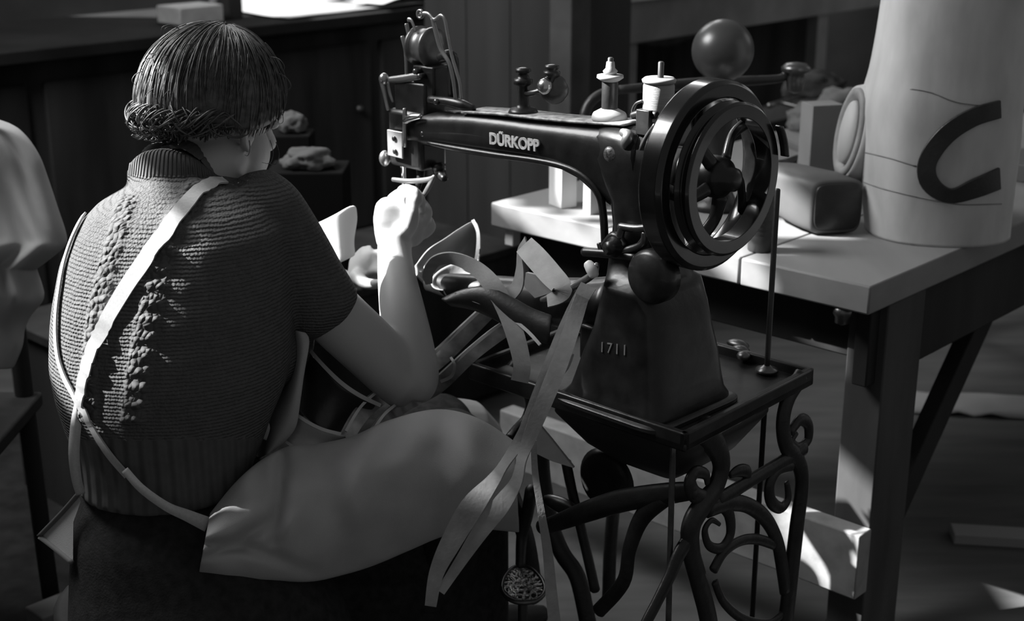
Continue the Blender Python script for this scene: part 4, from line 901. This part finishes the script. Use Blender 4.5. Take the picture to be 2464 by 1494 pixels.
# front fall of the skirt from knees down to the calf
loft(bm, [(kf + V((-.22, .0, -.03)), V((.29, .05, 0)), V((-.03, .16, 0)), 3), (kf + V((-.22, .0, -.16)), V((.29, .05, 0)), V((-.03, .17, 0)), 3), (V((kf.x - .22, kf.y, .33)), V((.29, .05, 0)), V((-.03, .19, 0)), 3), (V((kf.x - .22, kf.y, .16)), V((.29, .05, 0)), V((-.03, .19, 0)), 3)], 40)
skt = remeshed('skirt', bm, .009, skirtm, per, 8)
for k_, n_ in SHIN:
    bm = NB(); tube(bm, [k_.lerp(n_, .12), k_.lerp(n_, .35) + V((-.015, 0, 0)), n_.lerp(k_, .12), n_], [.066, .061, .043, .040], 20, 5); kid(per, 'stocking', bm, skirtm)
    bm = NB(); tube(bm, [n_ + V((-.06, -.03, -.048)), n_ + V((.02, 0, -.046)), n_ + V((.10, .06, -.058)), n_ + V((.17, .105, -.068))], [.034, .041, .035, .019], 16, 4, .85); kid(per, 'shoe', bm, leather_d)
# ---- apron over the lap
T_ = [(505, 1235), (560, 1165), (620, 1110), (690, 1072), (760, 1066), (850, 1046), (930, 1010), (1050, 982), (1150, 1004), (1240, 1062)]
H_ = [(478, 1380), (560, 1396), (650, 1400), (745, 1404), (830, 1386), (900, 1364), (985, 1328), (1060, 1296), (1135, 1276), (1250, 1284)]
Tc = catmull(T_, 5); Hc = catmull(H_, 5); rows = []
nv = 22
for i, (t_, h_) in enumerate(zip(Tc, Hc)):
    s = i / (len(Tc) - 1); dt = 2.035 + .15 * s; r = []
    # inner side, going away over the thighs
    for q in (3, 2, 1):
        p_ = P(*t_, dt); r.append(p_ + V((.0, .028 * q, -.012 * q * q - .004)))
    for j in range(nv + 1):
        v = j / nv; x = t_[0] + (h_[0] - t_[0]) * v; y = t_[1] + (h_[1] - t_[1]) * v
        bulge = .085 * math.sin(math.pi * min(1, v * .95 + .06)) ** .8
        fold = .034 * noise.noise(V((s * 5.5, v * 1.6 + s * 2, 3.3))) + .016 * noise.noise(V((s * 12, v * 3.5, 7))) * (1 - s * .4)
        d1 = -.034 * math.exp(-((v - (.62 - .9 * (s - .12))) / .07) ** 2) * max(0, 1 - abs(s - .14) / .22)      # sag crease running down from the hip
        d2 = -.040 * math.exp(-((v - (.50 + 1.2 * s)) / .05) ** 2) * max(0, 1 - s / .42)
        d3 = -.024 * math.exp(-((s - .265 + .1 * (v - .5)) / .016) ** 2) * (v < .72)
        r.append(P(x, y, dt - bulge + min(fold, .012) - max(d1 + d2 + d3, -.03) - .018 - .02 * max(0, 1 - s / .2) * v))
    p_ = r[-1]; r.append(p_ + V((0, .03, -.004))); r.append(p_ + V((0, .08, .004)))
    rows.append(r)
bm = NB(); grid(bm, rows); apr = kid(per, 'apron', bm, apronm, solid=.002, sub=1); apr['label'] = 'grey cotton apron over the lap'
# bib edge in front of the chest
bm = NB(); rows = []
lf = catmull([(690, 790), (697, 850), (695, 905), (672, 962), (650, 1000), (636, 1050), (628, 1100)], 4); rt = catmull([(735, 800), (745, 822), (732, 900), (722, 975), (712, 1030), (682, 1066), (650, 1090)], 4)
for q1_, q2_ in zip(lf, rt):
    rows.append([P(q1_[0] + (q2_[0] - q1_[0]) * t - 26 * (1 - t) * 0, q1_[1] + (q2_[1] - q1_[1]) * t, 2.14 - .022 * math.sin(math.pi * t) - .012 * t + .03 * (1 - t)) for t in [k / 8 for k in range(-3, 9)]])
grid(bm, rows); kid(apr, 'bib', bm, apronm, solid=.002, sub=1)
for path in ([(648, 968), (636, 985), (640, 1004)], [(634, 1012), (640, 1030), (632, 1056)]):
    bm = NB(); strap(bm, [(P(x, y, 2.13), .012) for x, y in path], .002, 5); kid(apr, 'tie_end', bm, tapem)
# crossed straps over the back
def backstrap(path, name='strap'):
    bmx, pp, nn = surf_strap(swb, path, .018, .003, 7, .0045); return bmx
bmx = backstrap([(540, 440, 26), (500, 446, 30), (452, 490, 38), (400, 558, 40), (350, 628, 40), (300, 702, 38), (255, 780, 36), (222, 850, 32), (204, 910, 28), (194, 970, 26)])
s1 = kid(apr, 'back_strap', bmx, tapem, smooth='auto'); s1['label'] = 'pale strap over the right shoulder'
bmx = backstrap([(300, 446, 11), (285, 452, 12), (240, 480, 14), (196, 540, 14), (164, 620, 14), (148, 700, 14), (141, 770, 14), (143, 840, 14), (158, 900, 14), (186, 955, 14), (222, 1020, 16), (262, 1085, 18), (310, 1142, 18)])
s2 = kid(apr, 'back_strap', bmx, tapem, smooth='auto'); s2['label'] = 'pale strap along the left of the back'
lowp = [(300, 1130, 1.955, 18), (340, 1175, 1.955, 20), (400, 1218, 1.965, 22), (450, 1240, 1.975, 28), (500, 1262, 1.985, 36)]
bm = NB(); strap(bm, [(P(x, y, d), wpx(w_, d)) for x, y, d, w_ in lowp], .003, 6); kid(apr, 'waist_strap', bm, tapem)
lowp = [(194, 965, 1.975, 26), (183, 1020, 1.975, 26), (178, 1090, 1.975, 26), (184, 1150, 1.985, 24), (194, 1188, 2.00, 22)]
bm = NB(); strap(bm, [(P(x, y, d), wpx(w_, d)) for x, y, d, w_ in lowp], .003, 6); kid(apr, 'waist_strap', bm, tapem)
tri = [(190, 1186), (195, 1205), (177, 1255), (176, 1352), (92, 1292)]
bm = NB(); prism(bm, [P(x, y, 2.03 + .0006 * (190 - x)) for x, y in tri], V((0, .0025, 0))); kid(apr, 'side_panel', bm, apronm, smooth=False)
for path in ([(190, 1186), (150, 1232), (94, 1290)], [(96, 1292), (130, 1318), (174, 1354)]):
    bm = NB(); strap(bm, [(P(x, y, 2.025 + .0006 * (190 - x)), .007) for x, y in path], .004, 5); kid(apr, 'hem_binding', bm, mat('binding_grey', .10, .9))
# ---- stool
sp = P(400, 1420, 2.14); stl = thing('stool', 'dark wooden stool hidden under the seated womans skirt', 'stool', (sp.x, sp.y, 0))
bm = NB(); lathe(bm, V((sp.x, sp.y, .40)), Z, [(0, .15), (.008, .165), (.024, .165), (.03, .155)], 32); kid(stl, 'seat', bm, wooddk)
for i in range(4):
    t = math.pi / 4 + i * math.pi / 2; e = V((math.cos(t), math.sin(t), 0)); bm = NB(); tube(bm, [V((sp.x, sp.y, .40)) + e * .11, V((sp.x, sp.y, .0)) + e * .16], [.018, .014], 12, 1); kid(stl, 'leg', bm, wooddk)
# ================================================================ orthopaedic harness being sewn
hn = thing('leg_harness', 'leather and steel orthopaedic harness across the lap, straps hanging from the machine', 'harness', P(1000, 900, 2.25))
def band(name, pts, th=.003, m=leather, k=7, tilt=0, parent=None, label=None):
    """pts (px, py, depth, width px[, tilt])"""
    bm = NB(); strap(bm, [(P(x[0], x[1], x[2]), wpx(x[3], x[2]), x[4] if len(x) > 4 else tilt) for x in pts], th, k)
    o = kid(parent or hn, name, bm, m, smooth='auto')
    if label: o['label'] = label
    return o
band('strap', [(1032, 682, 2.36, 16), (1030, 655, 2.34, 30, .5), (1050, 628, 2.31, 34, .7), (1090, 622, 2.27, 34, .6), (1140, 642, 2.23, 36, .3), (1182, 682, 2.20, 44, 0), (1218, 745, 2.18, 46, -.1), (1244, 820, 2.16, 44), (1256, 880, 2.15, 42), (1250, 918, 2.15, 42)], .0035, leather, label='arched leather strap')
band('strap', [(1262, 590, 2.20, 50), (1290, 620, 2.17, 56), (1325, 660, 2.14, 56), (1352, 692, 2.12, 50), (1345, 712, 2.12, 40, .4), (1318, 725, 2.13, 34, .6)], .0035, leather, label='folded leather strap')
band('strap', [(1268, 584, 2.21, 40, .8), (1252, 604, 2.22, 20, 1.0), (1252, 650, 2.22, 30, .9), (1244, 690, 2.22, 34, .6), (1220, 712, 2.22, 40, .3)], .0035, leather)
band('strap', [(1416, 688, 2.045, 40, .2), (1385, 740, 2.02, 36), (1352, 810, 1.99, 34), (1320, 890, 1.96, 34), (1292, 960, 1.95, 32), (1262, 1040, 1.94, 32), (1215, 1115, 1.94, 26, .5), (1185, 1158, 1.935, 34, .2), (1135, 1220, 1.93, 56), (1085, 1305, 1.93, 50), (1050, 1380, 1.93, 36), (1036, 1458, 1.93, 28)], .0035, leather, label='long hanging leather strap, the left of the pair')
band('strap', [(1400, 715, 2.03, 34, -.2), (1372, 800, 1.99, 40), (1340, 890, 1.955, 42), (1308, 970, 1.935, 40), (1275, 1050, 1.93, 34), (1256, 1105, 1.93, 26, .5), (1242, 1160, 1.93, 30, .3), (1205, 1215, 1.93, 44), (1155, 1280, 1.93, 40), (1112, 1345, 1.93, 30), (1060, 1424, 1.93, 22)], .0035, leather, label='long hanging leather strap, the right of the pair')
band('strap', [(1284, 1060, 2.02, 14), (1288, 1140, 2.02, 16), (1302, 1230, 2.02, 18), (1318, 1330, 2.03, 24), (1326, 1420, 2.03, 28), (1336, 1510, 2.03, 30)], .003, leather)
# steel side bars
for path in ([(832, 1054, 2.15, 36, .1), (872, 992, 2.18, 40, .1), (930, 945, 2.29, 40, .1), (990, 912, 2.35, 42, .3), (1055, 862, 2.34, 46, .4), (1120, 800, 2.30, 44, .4), (1180, 742, 2.27, 40, .4)],
             [(890, 1062, 2.13, 32, .1), (925, 1012, 2.16, 34, .1), (965, 980, 2.28, 34, .1), (1000, 958, 2.33, 36, .3), (1055, 925, 2.31, 40, .4), (1130, 856, 2.24, 36, .4), (1190, 808, 2.23, 38, .4), (1236, 778, 2.21, 38, .4)]):
    o = band('side_bar', path, .006, mat('bar_steel', .42, .32, .5, nscale=30, namt=.5), 8, label='flat steel side bar'); 
    p2_ = [(x, y - w_ * .45, d - .004, 7) for x, y, d, w_, *_ in path]; p2_ = [(x, y, d - .010, w2) for x, y, d, w2 in p2_]; band('leather_edge', p2_, .004, whitecl, 8, parent=o)
    for q in (4, 5):
        x, y, d, w_, *_ = path[q]; bm = NB(); lathe(bm, P(x + 18, y - 14, d - .004), (CAM - P(x, y, d)).normalized(), [(0, .0045), (.0035, .004), (.0045, .001)], 12); kid(o, 'rivet', bm, steel)
# thigh cuff between bib and arm
def cuff(path_t, path_b, dt_, bulge, name, m, label=None, nv=10):
    A = catmull(path_t, 5); B = catmull(path_b, 5); rows = []
    for i, (p, q) in enumerate(zip(A, B)):
        s = i / (len(A) - 1)
        rows.append([P(p[0] + (q[0] - p[0]) * j / nv, p[1] + (q[1] - p[1]) * j / nv, dt_ + bulge * (4 * (s - .5) ** 2 - 1) + .012 * math.sin(math.pi * j / nv)) for j in range(nv + 1)])
    bm = NB(); grid(bm, rows); o = kid(hn, name, bm, m, solid=.004, sub=1)
    if label: o['label'] = label
    return o
cf = cuff([(742, 845), (775, 880), (820, 925), (865, 955), (905, 975)], [(722, 990), (740, 1008), (770, 1030), (800, 1040), (832, 1042)], 2.20, .05, 'thigh_cuff', leather_d, 'dark leather thigh cuff')
band('cuff_binding', [(742, 838, 2.19, 9), (775, 876, 2.155, 9), (820, 920, 2.14, 10), (865, 951, 2.14, 10), (915, 975, 2.15, 9)], .006, leather_l, parent=cf)
cuff([(712, 1000), (745, 1022), (780, 1038), (815, 1046), (840, 1048)], [(690, 1062), (715, 1078), (745, 1092), (765, 1096), (790, 1072)], 2.16, .035, 'cuff_band', mat('light_band', .60, .5, 0, .4, nscale=12, namt=.15), 'pale leather band of the cuff')
band('cuff_binding', [(714, 998, 2.15, 8), (745, 1018, 2.13, 8), (780, 1034, 2.12, 8), (820, 1044, 2.125, 8)], .005, whitecl, parent=cf)
band('cuff_binding', [(690, 1064, 2.145, 7), (715, 1080, 2.13, 7), (745, 1094, 2.12, 7), (768, 1100, 2.12, 7)], .005, whitecl, parent=cf)
band('calf_band', [(1085, 860, 2.25, 6), (1094, 880, 2.24, 7), (1086, 905, 2.24, 8), (1060, 918, 2.24, 8)], .003, steel_d)
# dark leather body hanging over the machine bed
bm = NB(); rows = []
tp_ = catmull([(1060, 720), (1110, 696), (1170, 688), (1230, 712), (1280, 740), (1330, 758)], 4); bt_ = catmull([(1085, 735), (1135, 745), (1180, 765), (1225, 790), (1275, 812), (1320, 830)], 4)
for p, q in zip(tp_, bt_): rows.append([P(p[0] + (q[0] - p[0]) * j / 6, p[1] + (q[1] - p[1]) * j / 6, 2.235 - .0003 * (p[0] - 1060) - .012 * math.sin(math.pi * j / 6)) for j in range(7)])
grid(bm, rows); kid(hn, 'leather_body', bm, leather_d, solid=.004, sub=1)
band('lacing_edge', [(1095, 706, 2.22, 5), (1150, 728, 2.20, 5), (1200, 745, 2.19, 5), (1262, 790, 2.16, 8), (1300, 830, 2.14, 8)], .003, leather_l)
# pale sheet of leather standing behind the arm
bm = NB(); rows = []
for i in range(9):
    s = i / 8; xt, yt = 735 + 122 * s, 545 - 60 * s ** 1.3 + (8 if s > .95 else 0); xb, yb2 = 772 + 84 * s, 655 - 40 * s
    rows.append([P(xt + (xb - xt) * j / 8 + (4 * math.sin(j * .8) if s > .9 else 0), yt + (yb2 - yt) * j / 8, 2.52 - .03 * math.sin(math.pi * s) - .02 * j / 8) for j in range(9)])
grid(bm, rows); tag(link('leather_sheet', bm, whitecl, solid=.003, sub=1), 'white leather sheet held up in the sun between the upper arm and the raised hand', 'leather sheet')
# glossy flared shell beyond the hand
gs = thing('moulded_shell', 'glossy flared leather shell on the machine bed just behind the raised hand', 'shell', P(1085, 650, 2.5))
bm = NB()
tpc = catmull([(998, 640), (1030, 600), (1070, 574), (1108, 548), (1142, 532), (1153, 560), (1154, 600)], 5); btc = catmull([(1002, 662), (1030, 690), (1065, 684), (1100, 672), (1138, 660), (1148, 640), (1152, 620)], 5); rows = []
for i, (p, q) in enumerate(zip(tpc, btc)):
    s_ = i / (len(tpc) - 1)
    rows.append([P(p[0] + (q[0] - p[0]) * t, p[1] + (q[1] - p[1]) * t, 2.50 + .05 * math.sin(math.pi * t) * math.sin(2.6 * s_ + .2) - .02 * math.sin(7 * s_ + 2 * t)) for t in [k / 12 for k in range(13)]])
grid(bm, rows); kid(gs, 'shell', bm, glossyl, solid=.004, sub=1)
band('rim', [(1138, 530, 2.5, 8), (1150, 560, 2.49, 8), (1148, 610, 2.48, 8), (1138, 650, 2.48, 8)], .004, leather_l, parent=gs)
bm = NB(); ec = P(1090, 664, 2.42); rows = []
for j in range(6):
    k = 1 - j / 5 * .8; rows.append([ec + (V((.038, .01, .008)) * math.cos(t) + V((0, .022, .016)) * math.sin(t)) * k + Z * (-.018 * (1 - k * k)) for t in [2 * math.pi * q / 28 for q in range(29)]])
grid(bm, rows); tag(link('leather_cup', bm, leather_l, solid=.003, sub=1), 'shallow oval pale leather cup under the arched strap', 'leather cup')
# small pale offcuts near the machine
bm = NB(); prism(bm, [M(x, y, .06) for x, y in ((1268, 655), (1330, 668), (1340, 700), (1290, 716), (1265, 690))], bmv * .006); tag(link('leather_scrap', bm, leather_l, smooth=False), 'pale leather scrap lying on the machine bed under the folded strap', 'leather scrap')
bm = NB(); prism(bm, [P(x, y, 2.2) for x, y in ((1300, 1022), (1330, 1058), (1382, 1124), (1330, 1108), (1284, 1086))], V((0.002, .006, 0))); tag(link('leather_scrap', bm, leather_l, smooth=False), 'pale triangular leather scrap hanging below the front of the machine plate', 'leather scrap')
bm = NB(); strap(bm, [(P(x, y, 2.09), wpx(w_, 2.09)) for x, y, w_ in ((1375, 850, 14), (1362, 880, 18), (1345, 905, 14))], .004, 5); tag(link('leather_scrap', bm, leather_l), 'small bright leather scrap against the left foot of the machine', 'leather scrap')
# ================================================================ other person's coat at the left edge
ch = thing('chair', 'dark high backed chair at the left edge with a pale coat over it', 'chair', V((P(-180, 700, 2.75).x, P(-180, 700, 2.75).y, 0)))
cx0, cy0 = ch.location.x, ch.location.y
for s_ in (-1, 1):
    bm = NB(); tube(bm, [V((cx0 + s_ * .17, cy0 + .02, 0)), V((cx0 + s_ * .17, cy0, .45)), V((cx0 + s_ * .17, cy0 - .0, 1.0))], .018, 12, 2); kid(ch, 'leg', bm, blackwood)
    bm = NB(); tube(bm, [V((cx0 + s_ * .17, cy0 - .38, 0)), V((cx0 + s_ * .17, cy0 - .38, .44))], .018, 12, 1); kid(ch, 'leg', bm, blackwood)
bm = NB(); box(bm, V((cx0, cy0 - .19, .455)), V((.2, 0, 0)), V((0, .21, 0)), Z * .015); kid(ch, 'seat', bm, blackwood, bevel=.006)
for z_ in (.62, .78, .94):
    bm = NB(); box(bm, V((cx0, cy0, z_)), V((.17, 0, 0)), V((0, .01, 0)), Z * .03); kid(ch, 'back_slat', bm, blackwood, bevel=.003)
rt_ = catmull([(-60, 290), (0, 303), (48, 325), (88, 378), (112, 440), (135, 510), (156, 575), (150, 600), (100, 640), (84, 655), (98, 700), (100, 728), (70, 765), (55, 800), (50, 840), (30, 888)], 4)
rows = []; n_ = 26
for i, p in enumerate(rt_):
    s = i / (len(rt_) - 1); xl = -330; r = []
    for j in range(n_ + 1):
        t = j / n_; x = p[0] + (xl - p[0]) * t; y = p[1] + (6 * t - 40 * t * (1 - s) if s > .0 else 0)
        dd_ = 2.62 - .11 * math.sin(min(1, t * 2.2) * math.pi / 2) + .045 * noise.noise(V((t * 7, s * 2.2, 2.2))) + .026 * noise.noise(V((t * 14 + s * 4, s * 5, 8)))
        r.append(P(x, y, dd_))
    # fold back behind
    r = [r[0] + V((-.03, .07, 0)), r[0] + V((-.004, .03, 0))] + r
    rows.append(r)
bm = NB(); grid(bm, rows); tag(link('coat', bm, coatm, solid=.003, sub=1), 'pale work coat draped over the high backed chair at the left edge', 'coat')
# blurred rag heap beyond the womans face
def crate(px, py, d, hw, label, z0=.4425):
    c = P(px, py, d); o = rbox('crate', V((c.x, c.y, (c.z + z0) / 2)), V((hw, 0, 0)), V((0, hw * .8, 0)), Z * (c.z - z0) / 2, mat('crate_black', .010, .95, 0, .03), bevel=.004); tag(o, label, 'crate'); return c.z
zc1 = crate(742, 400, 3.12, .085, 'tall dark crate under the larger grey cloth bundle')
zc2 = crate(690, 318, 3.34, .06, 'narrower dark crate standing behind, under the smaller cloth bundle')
rag('cloth_bundle', 742, 372, 3.1, .055, .05, .028, mat('bundle_grey', .10, .9, 0, .1), 'larger grey cloth bundle in the background right of the womans face', 'cloth bundle', 2.2, zc1)
rag('cloth_bundle', 702, 292, 3.34, .032, .04, .028, MATS['bundle_grey'], 'smaller dim cloth bundle behind the womans ear', 'cloth bundle', 4.4, zc2)
